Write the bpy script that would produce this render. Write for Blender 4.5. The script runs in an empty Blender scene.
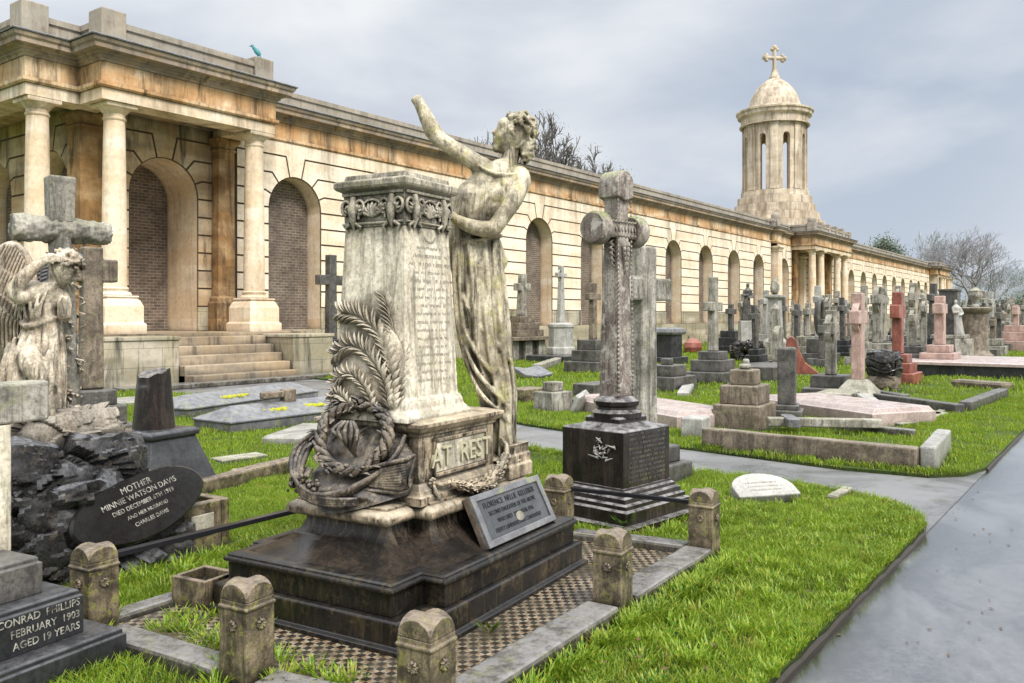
import bpy, bmesh, math, random
import numpy as np
from mathutils import Vector, Matrix, noise as mnoise
R = math.radians
PI = math.pi
random.seed(7)
rng = np.random.default_rng(11)
scene = bpy.context.scene
col = scene.collection

# ------------------------------------------------------------------ survey of the site
# world x runs along the colonnade, world y from the road towards it, z up; the camera stands at the origin
F = 850.0
EYE = 1.6
HZ = 317.0
RT = (.592, -.806)
FW = (.806, .592)
def at(px, Y):
    X = (px-512)/F*Y
    return (X*RT[0]+Y*FW[0], X*RT[1]+Y*FW[1])
def gnd(px, py):
    Y = EYE*F/(py-HZ)
    u, w = at(px, Y)
    return u, w, Y

# ------------------------------------------------------------------ node helpers
class NT:
    def __init__(s, tree): s.t = tree
    def n(s, typ, **kw):
        nd = s.t.nodes.new(typ)
        for k, v in kw.items():
            if k.startswith('_'): setattr(nd, k[1:], v)
        for k, v in kw.items():
            if k.startswith('_'): continue
            key = int(k[1:]) if (k[0] == 'i' and k[1:].isdigit()) else k.replace('__', ' ')
            sock = nd.inputs[key]
            if isinstance(v, bpy.types.NodeSocket): s.t.links.new(v, sock)
            else:
                if isinstance(v, tuple) and len(v) == 3 and sock.type == 'RGBA': v = v+(1,)
                sock.default_value = v
        return nd
    def noise(s, vec, scale, detail=5, rough=.55, dist=0):
        return s.n('ShaderNodeTexNoise', Vector=vec, Scale=scale, Detail=detail, Roughness=rough, Distortion=dist).outputs['Fac']
    def ramp(s, fac, stops, interp='LINEAR'):
        nd = s.n('ShaderNodeValToRGB', Fac=fac); cr = nd.color_ramp; cr.interpolation = interp
        while len(cr.elements) < len(stops): cr.elements.new(.5)
        for e, (p, c) in zip(cr.elements, stops):
            e.position = p
            e.color = (c, c, c, 1) if not isinstance(c, tuple) else (c+(1,) if len(c) == 3 else c)
        return nd.outputs['Color']
    def mix(s, fac, a, b, mode='MIX'):
        nd = s.t.nodes.new('ShaderNodeMix'); nd.data_type = 'RGBA'; nd.blend_type = mode
        for i, v in ((0, fac), (6, a), (7, b)):
            if isinstance(v, bpy.types.NodeSocket): s.t.links.new(v, nd.inputs[i])
            else: nd.inputs[i].default_value = v if i == 0 else (v+(1,) if len(v) == 3 else v)
        return nd.outputs[2]
    def math(s, op, a, b=0.0, clamp=False):
        nd = s.t.nodes.new('ShaderNodeMath'); nd.operation = op; nd.use_clamp = clamp
        for i, v in ((0, a), (1, b)):
            if isinstance(v, bpy.types.NodeSocket): s.t.links.new(v, nd.inputs[i])
            else: nd.inputs[i].default_value = v
        return nd.outputs[0]
    def map(s, vec, scale=(1, 1, 1), rot=(0, 0, 0)):
        return s.n('ShaderNodeMapping', Vector=vec, Scale=scale, Rotation=rot).outputs[0]
def newmat(name):
    m = bpy.data.materials.new(name); m.use_nodes = True
    m.node_tree.nodes.clear()
    return m, NT(m.node_tree)
def finish(m, g, color, rough, normal=None, spec=.5, coat=0.0, **kw):
    b = g.n('ShaderNodeBsdfPrincipled')
    def setv(k, v):
        if isinstance(v, bpy.types.NodeSocket): g.t.links.new(v, b.inputs[k])
        else: b.inputs[k].default_value = v+(1,) if isinstance(v, tuple) and len(v) == 3 else v
    setv('Base Color', color); setv('Roughness', rough); setv('Specular IOR Level', spec)
    if coat: setv('Coat Weight', coat); setv('Coat Roughness', .12)
    if normal is not None: setv('Normal', normal)
    for k, v in kw.items(): setv(k.replace('_', ' '), v)
    o = g.n('ShaderNodeOutputMaterial', Surface=b.outputs[0])
    return m

def stone(name, c1, c2, dark=(.03, .028, .024), scale=1.0, stain=.5, streak=.5, lichen=None, lich=.35, top=None, topamt=.6,
          rough=(.55, .9), bump=.35, grain=.5, ao=.8, coat=0.0, speck=0.0, aod=.12, wash=None, washamt=.6):
    """weathered stone: two mottled body colours, dark stains, vertical wash streaks, lichen patches, growth on upward faces"""
    m, g = newmat(name)
    geo = g.n('ShaderNodeNewGeometry'); P = geo.outputs['Position']; Nn = geo.outputs['Normal']
    n1 = g.noise(P, 2.3*scale, 6, .62, .4)
    c = g.mix(g.ramp(n1, [(.41, 0.0), (.59, 1.0)]), c1, c2)
    n2 = g.noise(P, 26*scale, 6, .7)
    c = g.mix(1.0, c, g.ramp(n2, [(.32, 1-grain*.9), (.5, 1.0), (.68, 1+grain*.5)]), 'MULTIPLY')
    if speck:
        v = g.n('ShaderNodeTexVoronoi', Vector=P, Scale=160.0)
        c = g.mix(g.math('MULTIPLY', g.ramp(g.noise(P, 140, 2), [(.5, 0.0), (.62, 1.0)]), speck), c, (.02, .02, .02))
        c = g.mix(g.math('MULTIPLY', g.ramp(g.noise(P, 90, 2), [(.58, 0.0), (.66, 1.0)]), speck*.6), c, (.62, .56, .5))
    if stain:
        n3 = g.noise(P, 1.3*scale, 8, .68, .8)
        c = g.mix(g.math('MULTIPLY', g.ramp(n3, [(.50, 0.0), (.62, 1.0)]), stain), c, dark)
    if streak:
        n4 = g.noise(g.map(P, (7*scale, 7*scale, .8*scale)), 1.0, 9, .76, .9)
        sep = g.n('ShaderNodeSeparateXYZ', Vector=Nn).outputs['Z']
        side = g.math('SUBTRACT', 1.0, g.math('ABSOLUTE', sep), True)
        c = g.mix(g.math('MULTIPLY', g.math('MULTIPLY', g.ramp(n4, [(.47, 0.0), (.60, 1.0)]), streak), side), c, dark)
    if wash:
        n7 = g.noise(g.map(P, (6.5*scale, 6.5*scale, 1.0*scale)), 1.0, 9, .78, 1.1)
        sz = g.n('ShaderNodeSeparateXYZ', Vector=Nn).outputs['Z']
        sd_ = g.math('SUBTRACT', 1.0, g.math('ABSOLUTE', sz), True)
        c = g.mix(g.math('MULTIPLY', g.math('MULTIPLY', g.ramp(n7, [(.49, 0.0), (.66, 1.0)]), washamt), sd_), c, wash)
    if lichen:
        n5 = g.noise(P, 5.5*scale, 7, .7, .5)
        c = g.mix(g.math('MULTIPLY', g.ramp(n5, [(.54, 0.0), (.62, 1.0)]), lich), c, lichen)
    if top:
        sepz = g.n('ShaderNodeSeparateXYZ', Vector=Nn).outputs['Z']
        n6 = g.noise(P, 7*scale, 6, .7)
        t = g.math('MULTIPLY', g.ramp(sepz, [(.25, 0.0), (.8, 1.0)]), g.ramp(n6, [(.4, .15), (.58, 1.0)]))
        c = g.mix(g.math('MULTIPLY', t, topamt), c, top)
    if ao:  # crevice grime plus contact shade, painted in by occlusion
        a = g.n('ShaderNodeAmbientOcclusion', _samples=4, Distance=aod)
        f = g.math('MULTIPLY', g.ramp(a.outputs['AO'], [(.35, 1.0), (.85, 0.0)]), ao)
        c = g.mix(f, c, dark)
    r = g.ramp(g.noise(P, 4*scale, 5), [(.35, rough[0]), (.65, rough[1])])
    h = g.math('ADD', g.math('MULTIPLY', n2, .6), g.math('MULTIPLY', g.noise(P, 95*scale, 4, .7), .4))
    bp = g.n('ShaderNodeBump', Strength=bump, Distance=.02, Height=h)
    return finish(m, g, c, r, bp.outputs[0], .4, coat)

# ------------------------------------------------------------------ mesh helpers
def rotz(v, a):
    c, s = math.cos(a), math.sin(a)
    return Vector((v[0]*c-v[1]*s, v[0]*s+v[1]*c, v[2] if len(v) > 2 else 0))
class MB:
    def __init__(s): s.b = bmesh.new()
    def poly(s, pts): 
        try: return s.b.faces.new([s.b.verts.new(p) for p in pts])
        except ValueError: return None
    def box(s, c, size, rz=0, rx=0, ry=0, taper=1.0):
        M = Matrix.Translation(c) @ Matrix.Rotation(rz, 4, 'Z') @ Matrix.Rotation(ry, 4, 'Y') @ Matrix.Rotation(rx, 4, 'X')
        v = []
        for z in (-1, 1):
            k = taper if z > 0 else 1
            for x, y in ((-1, -1), (1, -1), (1, 1), (-1, 1)):
                v.append(s.b.verts.new(M @ Vector((x*size[0]/2*k, y*size[1]/2*k, z*size[2]/2))))
        for f in ((3, 2, 1, 0), (4, 5, 6, 7), (0, 1, 5, 4), (1, 2, 6, 5), (2, 3, 7, 6), (3, 0, 4, 7)):
            s.b.faces.new([v[i] for i in f])
        return s
    def loft(s, rings, cap=True, closed=True):
        vs = [[s.b.verts.new(p) for p in r] for r in rings]
        n = len(vs[0])
        for a, b in zip(vs, vs[1:]):
            for i in range(n if closed else n-1):
                j = (i+1) % n
                try: s.b.faces.new((a[i], a[j], b[j], b[i]))
                except ValueError: pass
        if cap:
            try:
                s.b.faces.new(vs[0][::-1]); s.b.faces.new(vs[-1])
            except ValueError: pass
        return s
    def sq(s, prof, c=(0, 0), rz=0, plan=None):
        """stacked rectangular rings: prof = [(half_x, half_y, z)...]"""
        rings = []
        for hx, hy, z in prof:
            pts = [(-hx, -hy), (hx, -hy), (hx, hy), (-hx, hy)]
            rings.append([Vector((c[0], c[1], z))+rotz((x, y, 0), rz) for x, y in pts])
        return s.loft(rings)
    def planloft(s, planf, prof):
        """prof = [(offset, z)...]; planf(offset) -> list of xy"""
        return s.loft([[Vector((x, y, z)) for x, y in planf(o)] for o, z in prof])
    def lathe(s, prof, seg=24, c=(0, 0, 0), sx=1, sy=1, M=None):
        rings = []
        for r, z in prof:
            ring = []
            for i in range(seg):
                a = 2*PI*i/seg
                p = Vector((r*math.cos(a)*sx, r*math.sin(a)*sy, z))
                if M is not None: p = M @ p
                ring.append(p+Vector(c))
            rings.append(ring)
        return s.loft(rings)
    def tube(s, pts, rad, seg=8, cap=True, round_ends=False, flat=1.0):
        pts = [Vector(p) for p in pts]
        if not hasattr(rad, '__len__'): rad = [rad]*len(pts)
        rad = list(rad)
        if round_ends:
            d0 = (pts[0]-pts[1]).normalized(); d1 = (pts[-1]-pts[-2]).normalized()
            r0, r1 = rad[0], rad[-1]
            pts = [pts[0]+d0*r0*.95, pts[0]+d0*r0*.6]+pts+[pts[-1]+d1*r1*.6, pts[-1]+d1*r1*.95]
            rad = [r0*.25, r0*.78]+rad+[r1*.78, r1*.25]
        rings = []; up = None
        for i, p in enumerate(pts):
            t = (pts[min(i+1, len(pts)-1)]-pts[max(i-1, 0)])
            if t.length < 1e-9: t = Vector((0, 0, 1))
            t.normalize()
            if up is None:
                up = Vector((0, 0, 1)) if abs(t.z) < .9 else Vector((1, 0, 0))
            sd = t.cross(up)
            if sd.length < 1e-5: sd = t.orthogonal()
            sd.normalize(); up = sd.cross(t).normalized()
            rings.append([p+(sd*math.cos(2*PI*k/seg)+up*math.sin(2*PI*k/seg)*flat)*rad[i] for k in range(seg)])
        return s.loft(rings, cap)
    def ell(s, c, r, rot=None, seg=14, rings=9):
        M = Matrix.Translation(c)
        if rot is not None: M = M @ rot
        if not hasattr(r, '__len__'): r = (r, r, r)
        rg = []
        for j in range(rings+1):
            a = -PI/2+PI*(j*.998+.001*rings)/rings if False else -PI/2*.985+PI*.985*j/rings
            rg.append([M @ Vector((r[0]*math.cos(a)*math.cos(2*PI*i/seg), r[1]*math.cos(a)*math.sin(2*PI*i/seg), r[2]*math.sin(a))) for i in range(seg)])
        return s.loft(rg)
    def prism(s, pts, z0, z1, c=(0, 0, 0), rz=0):
        return s.loft([[Vector(c)+rotz((x, y, z), rz) for x, y in pts] for z in (z0, z1)])
    def slab(s, pts, t, c=(0, 0, 0), rz=0, tf=None):
        """outline in x-z, extruded t along y about 0"""
        return s.loft([[Vector(c)+rotz((x, y, z), rz) for x, z in pts] for y in (t/2, -t/2)])
    def mesh(s, name):
        bmesh.ops.recalc_face_normals(s.b, faces=s.b.faces)
        me = bpy.data.meshes.new(name); s.b.to_mesh(me); s.b.free()
        return me
    def build(s, name, mat, parent=None, smooth=None, bevel=0, loc=None, rz=None, seg=2):
        me = s.mesh(name)
        return link(name, me, mat, parent, smooth, bevel, loc, rz, seg)
def link(name, me, mat, parent=None, smooth=None, bevel=0, loc=None, rz=None, seg=2):
    o = bpy.data.objects.new(name, me); col.objects.link(o)
    if mat is not None: me.materials.append(mat)
    if parent is not None: o.parent = parent
    if loc is not None: o.location = loc
    if rz is not None: o.rotation_euler = (0, 0, rz)
    if smooth:
        me.shade_smooth(); me.set_sharp_from_angle(angle=R(smooth))
    if bevel:
        md = o.modifiers.new('bevel', 'BEVEL'); md.width = bevel; md.segments = seg; md.limit_method = 'ANGLE'; md.angle_limit = R(30)
    return o
def tag(o, label=None, cat=None, group=None, kind=None):
    if label: o['label'] = label
    if cat: o['category'] = cat
    if group: o['group'] = group
    if kind: o['kind'] = kind
    return o
def thing(name, label, cat, loc=(0, 0, 0), rz=0, group=None):
    o = bpy.data.objects.new(name, None); col.objects.link(o)
    o.location = loc; o.rotation_euler = (0, 0, rz); o.empty_display_size = .2
    return tag(o, label, cat, group)
def copy_thing(o, loc, rz, label=None, group=None, scale=1.0):
    r = o.copy(); col.objects.link(r); r.location = loc; r.rotation_euler = (0, 0, rz); r.scale = (scale,)*3
    if label: r['label'] = label
    if group: r['group'] = group
    for ch in list(o.children):
        c = ch.copy(); col.objects.link(c); c.parent = r
        for gch in list(ch.children):
            d = gch.copy(); col.objects.link(d); d.parent = c
    return r
EXCL = []   # footprints that grass keeps out of: (u, w, half_u, half_w, rot)
def keep(u, w, hu, hw, rot=0): EXCL.append((u, w, hu, hw, rot))
def text_mesh(body, size, extrude=.002, align='CENTER', spacing=1.0):
    cu = bpy.data.curves.new('lettering', 'FONT'); cu.body = body; cu.size = size; cu.extrude = extrude
    cu.align_x = align; cu.align_y = 'CENTER'; cu.resolution_u = 3; cu.space_line = spacing
    t = bpy.data.objects.new('lettering', cu); col.objects.link(t)
    bpy.context.view_layer.update()
    dg = bpy.context.evaluated_depsgraph_get()
    me = bpy.data.meshes.new_from_object(t.evaluated_get(dg))
    bpy.data.objects.remove(t); bpy.data.curves.remove(cu)
    me.name = 'lettering'
    return me
def lettering(body, size, mat, parent, M, extrude=.003, align='CENTER', sx=1.0, name='lettering', spacing=1.0):
    me = text_mesh(body, size, extrude, align, spacing)
    me.transform(M @ Matrix.Diagonal((sx, 1, 1, 1)))
    return link(name, me, mat, parent)
def facing(origin, right, up):
    r = Vector(right).normalized(); u = Vector(up).normalized(); n = r.cross(u)
    M = Matrix((r, u, n)).transposed().to_4x4(); M.translation = Vector(origin)
    return M
# ------------------------------------------------------------------ materials
M = {}
M['portland'] = stone('weathered pale limestone', (.66, .60, .49), (.36, .32, .25), (.03, .027, .02), 2.4, .6, .7, (.40, .38, .20), .35, (.25, .25, .16), .4, (.5, .85), .4, .6, 1.0)
M['shaft'] = stone('creamy limestone', (.84, .77, .63), (.64, .57, .44), (.10, .085, .06), 1.6, .5, .7, (.50, .46, .30), .3, (.34, .33, .24), .4, (.5, .8), .3, .5, .9)
M['statue'] = stone('rain streaked statue stone', (.80, .72, .54), (.40, .34, .23), (.028, .022, .014), 1.9, .55, 1.0, (.44, .41, .08), .4, (.62, .57, .38), .3, (.35, .7), .35, .5, 1.1, aod=.11)
M['angel'] = stone('grey lichened angel stone', (.80, .70, .55), (.46, .37, .27), (.04, .032, .024), 2.4, .6, 1.0, (.5, .48, .38), .3, (.42, .42, .36), .3, (.5, .85), .4, .6, 1.0, aod=.06)
M['carving'] = stone('dark wet carved stone', (.22, .175, .125), (.045, .036, .03), (.005, .004, .004), 3.5, .6, .7, (.66, .56, .42), .35, (.30, .30, .30), .4, (.12, .45), .4, .6, 1.0, aod=.05)
M['palm'] = stone('pale carved stone', (.74, .66, .52), (.36, .30, .22), (.03, .025, .02), 3.5, .35, .35, None, 0, (.45, .42, .34), .3, (.4, .8), .4, .5, .75, aod=.03)
M['die'] = stone('brown streaked pedestal stone', (.62, .50, .35), (.26, .20, .14), (.018, .014, .011), 2.4, .7, 1.0, (.74, .67, .5), .4, (.62, .56, .43), .6, (.3, .6), .35, .5, .9)
M['wetblack'] = stone('wet blackened stone', (.020, .017, .014), (.011, .010, .010), (.004, .004, .004), 1.8, .3, .3, (.20, .15, .07), .22, (.06, .06, .062), .3, (.04, .20), .12, .6, .7, wash=(.15, .11, .055), washamt=.32)
M['flare'] = stone('wet sooty stone', (.060, .045, .033), (.018, .015, .013), (.004, .004, .004), 2.6, .3, .4, None, .30, (.02, .02, .02), .5, (.05, .20), .12, .6, .6, wash=(.46, .37, .26), washamt=.8)
M['granite'] = stone('polished charcoal granite', (.060, .062, .066), (.035, .036, .04), (.01, .01, .01), 1.5, .2, .3, None, 0, (.16, .16, .165), .6, (.12, .3), .1, .5, .5)
M['brown'] = stone('brown stained granite', (.30, .24, .18), (.15, .115, .085), (.03, .025, .02), 1.8, .5, .6, (.3, .29, .16), .35, (.3, .28, .2), .4, (.35, .65), .3, .6, .8)
M['bollard'] = stone('mossy brown kerb stone', (.30, .24, .155), (.12, .095, .065), (.015, .012, .009), 3.6, .65, .6, (.30, .30, .07), .6, (.36, .29, .24), .6, (.15, .5), .4, .6, .9)
M['kerb'] = stone('wet grey kerb stone', (.22, .20, .18), (.09, .08, .065), (.015, .015, .013), 2.0, .6, .6, (.26, .27, .09), .4, (.30, .295, .29), .7, (.06, .3), .3, .6, .8)
M['grey'] = stone('weathered grey stone', (.48, .45, .39), (.27, .25, .21), (.045, .042, .036), 1.6, .55, .75, (.36, .36, .20), .35, (.25, .27, .14), .4, (.45, .85), .4, .6, .9)
M['darkgrey'] = stone('sooty grey stone', (.15, .14, .13), (.08, .075, .07), (.02, .02, .02), 1.6, .45, .5, (.22, .22, .13), .3, (.2, .2, .18), .5, (.25, .6), .3, .6, .9)
M['white'] = stone('pale grey marble', (.50, .49, .45), (.36, .35, .32), (.11, .105, .095), 1.6, .3, .4, None, 0, (.4, .4, .36), .3, (.35, .7), .2, .4, .8)
M['pinkpale'] = stone('pale wet pink granite', (.58, .46, .42), (.45, .35, .32), (.16, .12, .11), 1.6, .3, .2, (.36, .36, .25), .25, (.60, .55, .53), .5, (.15, .45), .15, .5, .6, speck=.3)
M['pink'] = stone('pink granite', (.62, .43, .36), (.46, .31, .26), (.12, .09, .08), 1.6, .3, .35, None, 0, (.58, .48, .44), .5, (.25, .55), .15, .5, .7, speck=.3)
M['red'] = stone('red granite', (.42, .13, .09), (.28, .085, .06), (.05, .025, .02), 1.6, .3, .4, None, 0, (.45, .25, .21), .5, (.2, .5), .15, .5, .7, speck=.3)
M['celtic'] = stone('mottled lichen granite', (.46, .41, .35), (.24, .19, .165), (.045, .036, .03), 2.0, .4, .8, (.72, .70, .63), .5, (.25, .32, .08), .6, (.45, .8), .35, .7, .9, speck=.25)
M['graniteblock'] = stone('wet black grave block', (.035, .026, .023), (.018, .014, .013), (.004, .004, .004), 1.5, .3, .4, None, .35, (.40, .39, .38), .75, (.05, .26), .2, .6, .6, wash=(.13, .09, .07), washamt=.4)
M['rock'] = stone('dark wet carved rock', (.075, .073, .075), (.022, .021, .021), (.004, .004, .004), 3.5, .6, .3, (.20, .155, .10), .4, (.30, .315, .34), .7, (.06, .30), .7, .8, 1.0, aod=.1)
M['rockpale'] = stone('pale lichened rock', (.5, .44, .36), (.30, .25, .19), (.04, .035, .03), 2.5, .4, .4, (.46, .45, .36), .3, (.45, .42, .38), .4, (.4, .8), .6, .7, 1.0)
M['kerbpale'] = stone('pale paved slab', (.42, .41, .38), (.3, .29, .27), (.08, .08, .07), 1.5, .3, .2, (.3, .32, .12), .4, None, 0, (.25, .6), .25, .4, .8)
M['slate'] = stone('blue grey coped stone', (.20, .20, .21), (.13, .13, .14), (.04, .04, .04), 1.4, .3, .3, (.40, .42, .05), .3, (.33, .34, .36), .5, (.25, .6), .25, .4, .8)

def flat(name, c, rough=.5, metal=0.0, spec=.5):
    m, g = newmat(name)
    P = g.n('ShaderNodeNewGeometry').outputs['Position']
    n = g.noise(P, 30, 4)
    cc = g.mix(n, tuple(x*.7 for x in c), tuple(min(1, x*1.3) for x in c))
    return finish(m, g, cc, rough, None, spec, 0, Metallic=metal)
M['iron'] = flat('wet black iron', (.03, .03, .035), .25, .4)
M['letter_black'] = flat('lead lettering', (.008, .008, .009), .5)
M['letter_white'] = flat('white paint lettering', (.62, .60, .56), .6)
M['leaflitter'] = flat('brown dead leaf', (.12, .065, .025), .6)
m, g = newmat('faded grey lettering')
P = g.n('ShaderNodeNewGeometry').outputs['Position']
M['letter_grey'] = finish(m, g, g.mix(g.ramp(g.noise(P, 22, 6, .8), [(.40, 0.0), (.62, 1.0)]), (.50, .48, .42), (.045, .042, .04)), .7, None, .3)
M['engrave'] = flat('weathered engraving', (.34, .31, .25), .8)
M['letter_stone'] = flat('raised stone lettering', (.50, .47, .33), .7)
M['bronze'] = flat('verdigris green feathers', (.05, .25, .27), .5)
M['moss'] = flat('bright yellow moss', (.42, .42, .03), .95)
M['plaque'] = stone('wet slate plaque', (.10, .105, .115), (.065, .07, .075), (.03, .03, .03), 1.0, .1, .1, None, 0, None, 0, (.12, .3), .1, .3, .4)
M['plaqueblack'] = stone('polished black tablet', (.02, .019, .018), (.012, .011, .011), (.005, .005, .005), 1.0, .1, .1, None, 0, None, 0, (.10, .25), .1, .5, 0)
M['planterpanel'] = stone('pale panel', (.5, .47, .38), (.36, .33, .26), (.1, .09, .07), 3, .3, .3, None, 0, None, 0, (.5, .8), .3, .6, .8)

# colonnade limestone: orange ochre staining, sooty patches, block joints
def wallstone(name, c1, c2, orange, orange_amt, soot_shade, sootamt, joints=False, rough=.8, grey=None, hangamt=.55):
    m, g = newmat(name)
    geo = g.n('ShaderNodeNewGeometry'); P = geo.outputs['Position']
    blk = g.noise(g.map(P, (.55, .55, 1.95)), 1.0, 2, .4)
    c = g.mix(g.ramp(blk, [(.42, 0.0), (.58, 1.0)]), c1, c2)
    # stone by stone change of tone
    q_ = g.n('ShaderNodeVectorMath', _operation='FLOOR', i0=g.map(P, (.8, .8, 1.94))).outputs[0]
    wn = g.n('ShaderNodeTexWhiteNoise', _noise_dimensions='3D', Vector=q_).outputs['Value']
    c = g.mix(g.math('MULTIPLY', g.ramp(wn, [(.35, 0.0), (1.0, .75)]), orange_amt+.1), c, orange)
    c = g.mix(1.0, c, g.ramp(g.noise(P, 9, 6, .65), [(.3, .80), (.5, 1.0), (.7, 1.1)]), 'MULTIPLY')
    n = g.noise(P, .8, 7, .7, .7)
    c = g.mix(g.math('MULTIPLY', g.ramp(n, [(.46, 0.0), (.60, 1.0)]), orange_amt), c, orange)
    st = g.noise(g.map(P, (2.6, 2.6, .35)), 1.0, 7, .7, .5)
    c = g.mix(g.math('MULTIPLY', g.ramp(st, [(.52, 0.0), (.66, 1.0)]), sootamt), c, soot_shade)
    # run-off stains that hang down from the cornice and fade lower on the wall
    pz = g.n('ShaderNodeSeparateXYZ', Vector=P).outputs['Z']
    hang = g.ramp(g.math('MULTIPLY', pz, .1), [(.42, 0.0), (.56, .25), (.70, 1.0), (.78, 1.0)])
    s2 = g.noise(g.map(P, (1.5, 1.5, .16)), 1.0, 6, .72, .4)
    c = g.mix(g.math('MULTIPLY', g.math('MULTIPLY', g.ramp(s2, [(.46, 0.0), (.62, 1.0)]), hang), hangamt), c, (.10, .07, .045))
    if grey:
        c = g.mix(g.ramp(g.noise(P, 2.2, 6, .7), [(.42, 0.0), (.6, .75)]), c, grey)
    a = g.n('ShaderNodeAmbientOcclusion', _samples=4, Distance=.25)  # shade in grooves and recesses painted in the soot tone
    c = g.mix(g.math('MULTIPLY', g.ramp(a.outputs['AO'], [(.35, 1.0), (.8, 0.0)]), .75), c, tuple(x*.8 for x in soot_shade))
    if joints:
        sp = g.n('ShaderNodeSeparateXYZ', Vector=P)
        cmb = g.n('ShaderNodeCombineXYZ', X=g.math('ADD', sp.outputs[0], sp.outputs[1]), Y=sp.outputs[2]).outputs[0]
        br = g.n('ShaderNodeTexBrick', Vector=cmb, Scale=1.0, **{'Mortar__Size': .006, 'Brick__Width': .95, 'Row__Height': .44})
        br.offset = .5
        c = g.mix(g.math('MULTIPLY', br.outputs['Fac'], .6), c, tuple(x*.9 for x in soot_shade))
    bp = g.n('ShaderNodeBump', Strength=.3, Distance=.03, Height=g.noise(P, 14, 6, .7))
    return finish(m, g, c, rough, bp.outputs[0], .3)
SOOT_SHADE = (.075, .06, .045)
M['wall'] = wallstone('cream rusticated limestone', (.95, .84, .68), (.88, .74, .56), (.70, .46, .24), .16, SOOT_SHADE, .2, hangamt=.45)
M['wallshade'] = wallstone('stained shaded portico limestone', (.62, .51, .36), (.36, .30, .22), (.46, .27, .10), .4, (.05,.042,.035), .85)  # darker copy of the wall: portico shade in the colour, plus stains
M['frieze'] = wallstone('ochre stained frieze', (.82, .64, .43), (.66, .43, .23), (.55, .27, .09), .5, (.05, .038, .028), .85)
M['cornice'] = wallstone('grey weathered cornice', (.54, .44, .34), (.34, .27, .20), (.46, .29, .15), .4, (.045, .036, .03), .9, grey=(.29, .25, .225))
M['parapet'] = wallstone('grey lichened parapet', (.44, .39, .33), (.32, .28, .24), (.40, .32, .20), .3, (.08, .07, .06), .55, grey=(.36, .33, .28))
M['column'] = wallstone('pale column stone', (.92, .80, .64), (.82, .68, .50), (.62, .40, .20), .3, SOOT_SHADE, .3)
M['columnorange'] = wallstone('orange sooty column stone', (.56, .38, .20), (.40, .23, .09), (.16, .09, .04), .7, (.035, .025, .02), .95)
M['podium'] = wallstone('pale podium stone', (.54, .48, .38), (.32, .29, .22), (.36, .30, .15), .4, (.06, .055, .04), .9, joints=True)
M['step'] = wallstone('ochre step stone', (.48, .39, .28), (.28, .235, .18), (.40, .28, .15), .4, (.05, .045, .035), .8)
M['tower'] = wallstone('tower stone', (.76, .66, .52), (.62, .53, .42), (.5, .36, .22), .35, (.12, .10, .085), .55)
M['joint'] = flat('dirty shaded joint', (.11, .075, .045), .9)  # groove rims toned dark: joint dirt plus painted groove shade

m, g = newmat('dark grey brick')
P = g.n('ShaderNodeNewGeometry').outputs['Position']
sp = g.n('ShaderNodeSeparateXYZ', Vector=P)
cmb = g.n('ShaderNodeCombineXYZ', X=g.math('ADD', sp.outputs[0], sp.outputs[1]), Y=sp.outputs[2]).outputs[0]
br = g.n('ShaderNodeTexBrick', Vector=cmb, Scale=1.0, Color1=(.19, .145, .115), Color2=(.10, .08, .065), Mortar=(.33, .285, .235),
         **{'Mortar__Size': .010, 'Brick__Width': .235, 'Row__Height': .09, 'Bias': -.1})
c = g.mix(g.ramp(g.noise(P, 1.1, 6, .7), [(.42, 0.0), (.62, .75)]), br.outputs['Color'], (.085, .065, .055))
c = g.mix(g.ramp(g.noise(P, 7, 4, .7), [(.52, 0.0), (.72, .5)]), c, (.34, .27, .19))
bp = g.n('ShaderNodeBump', Strength=.5, Distance=.012, Height=g.math('SUBTRACT', 1.0, br.outputs['Fac']))
M['brick'] = finish(m, g, c, .85, bp.outputs[0], .3)

# ground surfaces
m, g = newmat('wet asphalt road')
P = g.n('ShaderNodeNewGeometry').outputs['Position']
n = g.noise(P, 180, 3, .7); big = g.noise(P, .55, 5, .6, .5)
n = g.mix(.5, g.noise(P, 70, 5, .8), g.noise(P, 14, 6, .8))
n = g.ramp(n, [(.36, 0.0), (.64, 1.0)])
c = g.mix(n, (.035, .037, .042), (.19, .195, .205))
c = g.mix(g.ramp(big, [(.42, 0.0), (.58, .5)]), c, (.11, .113, .12))
c = g.mix(g.ramp(g.noise(g.map(P, (1.0, 2.2, 1)), 1.7, 6, .75, .8), [(.48, 0.0), (.66, .6)]), c, (.045, .048, .056))
c = g.mix(g.ramp(g.noise(P, 38, 4, .75), [(.52, 0.0), (.66, .6)]), c, (.03, .031, .035))
r = g.ramp(g.math('ADD', g.math('MULTIPLY', big, .8), g.math('MULTIPLY', g.noise(P, 5, 4), .25)), [(.38, .07), (.62, .30)])
r = g.mix(.5, r, g.ramp(g.noise(P, 22, 5, .8), [(.4, .05), (.62, .5)]))
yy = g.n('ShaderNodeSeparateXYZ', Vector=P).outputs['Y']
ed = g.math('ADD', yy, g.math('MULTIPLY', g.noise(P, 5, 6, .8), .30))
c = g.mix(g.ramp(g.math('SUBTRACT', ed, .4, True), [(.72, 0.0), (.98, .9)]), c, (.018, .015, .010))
c = g.mix(g.ramp(g.noise(g.map(P, (.7, 1.3, 1)), 1.0, 5, .6, .6), [(.48, 0.0), (.62, .55)]), c, (.27, .275, .285))  # pale patches paint a wet sheen into the asphalt colour
bp = g.n('ShaderNodeBump', Strength=.26, Distance=.005, Height=g.math('ADD', g.noise(P, 130, 3, .7), g.math('MULTIPLY', g.noise(P, 26, 4, .7), .6)))
c = g.mix(1.0, c, (.86, .84, .80), 'MULTIPLY')
r = g.ramp(g.math('ADD', g.math('MULTIPLY', big, .7), g.math('MULTIPLY', g.noise(P, 3, 6, .7), .35)), [(.42, .02), (.62, .20)])
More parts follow.
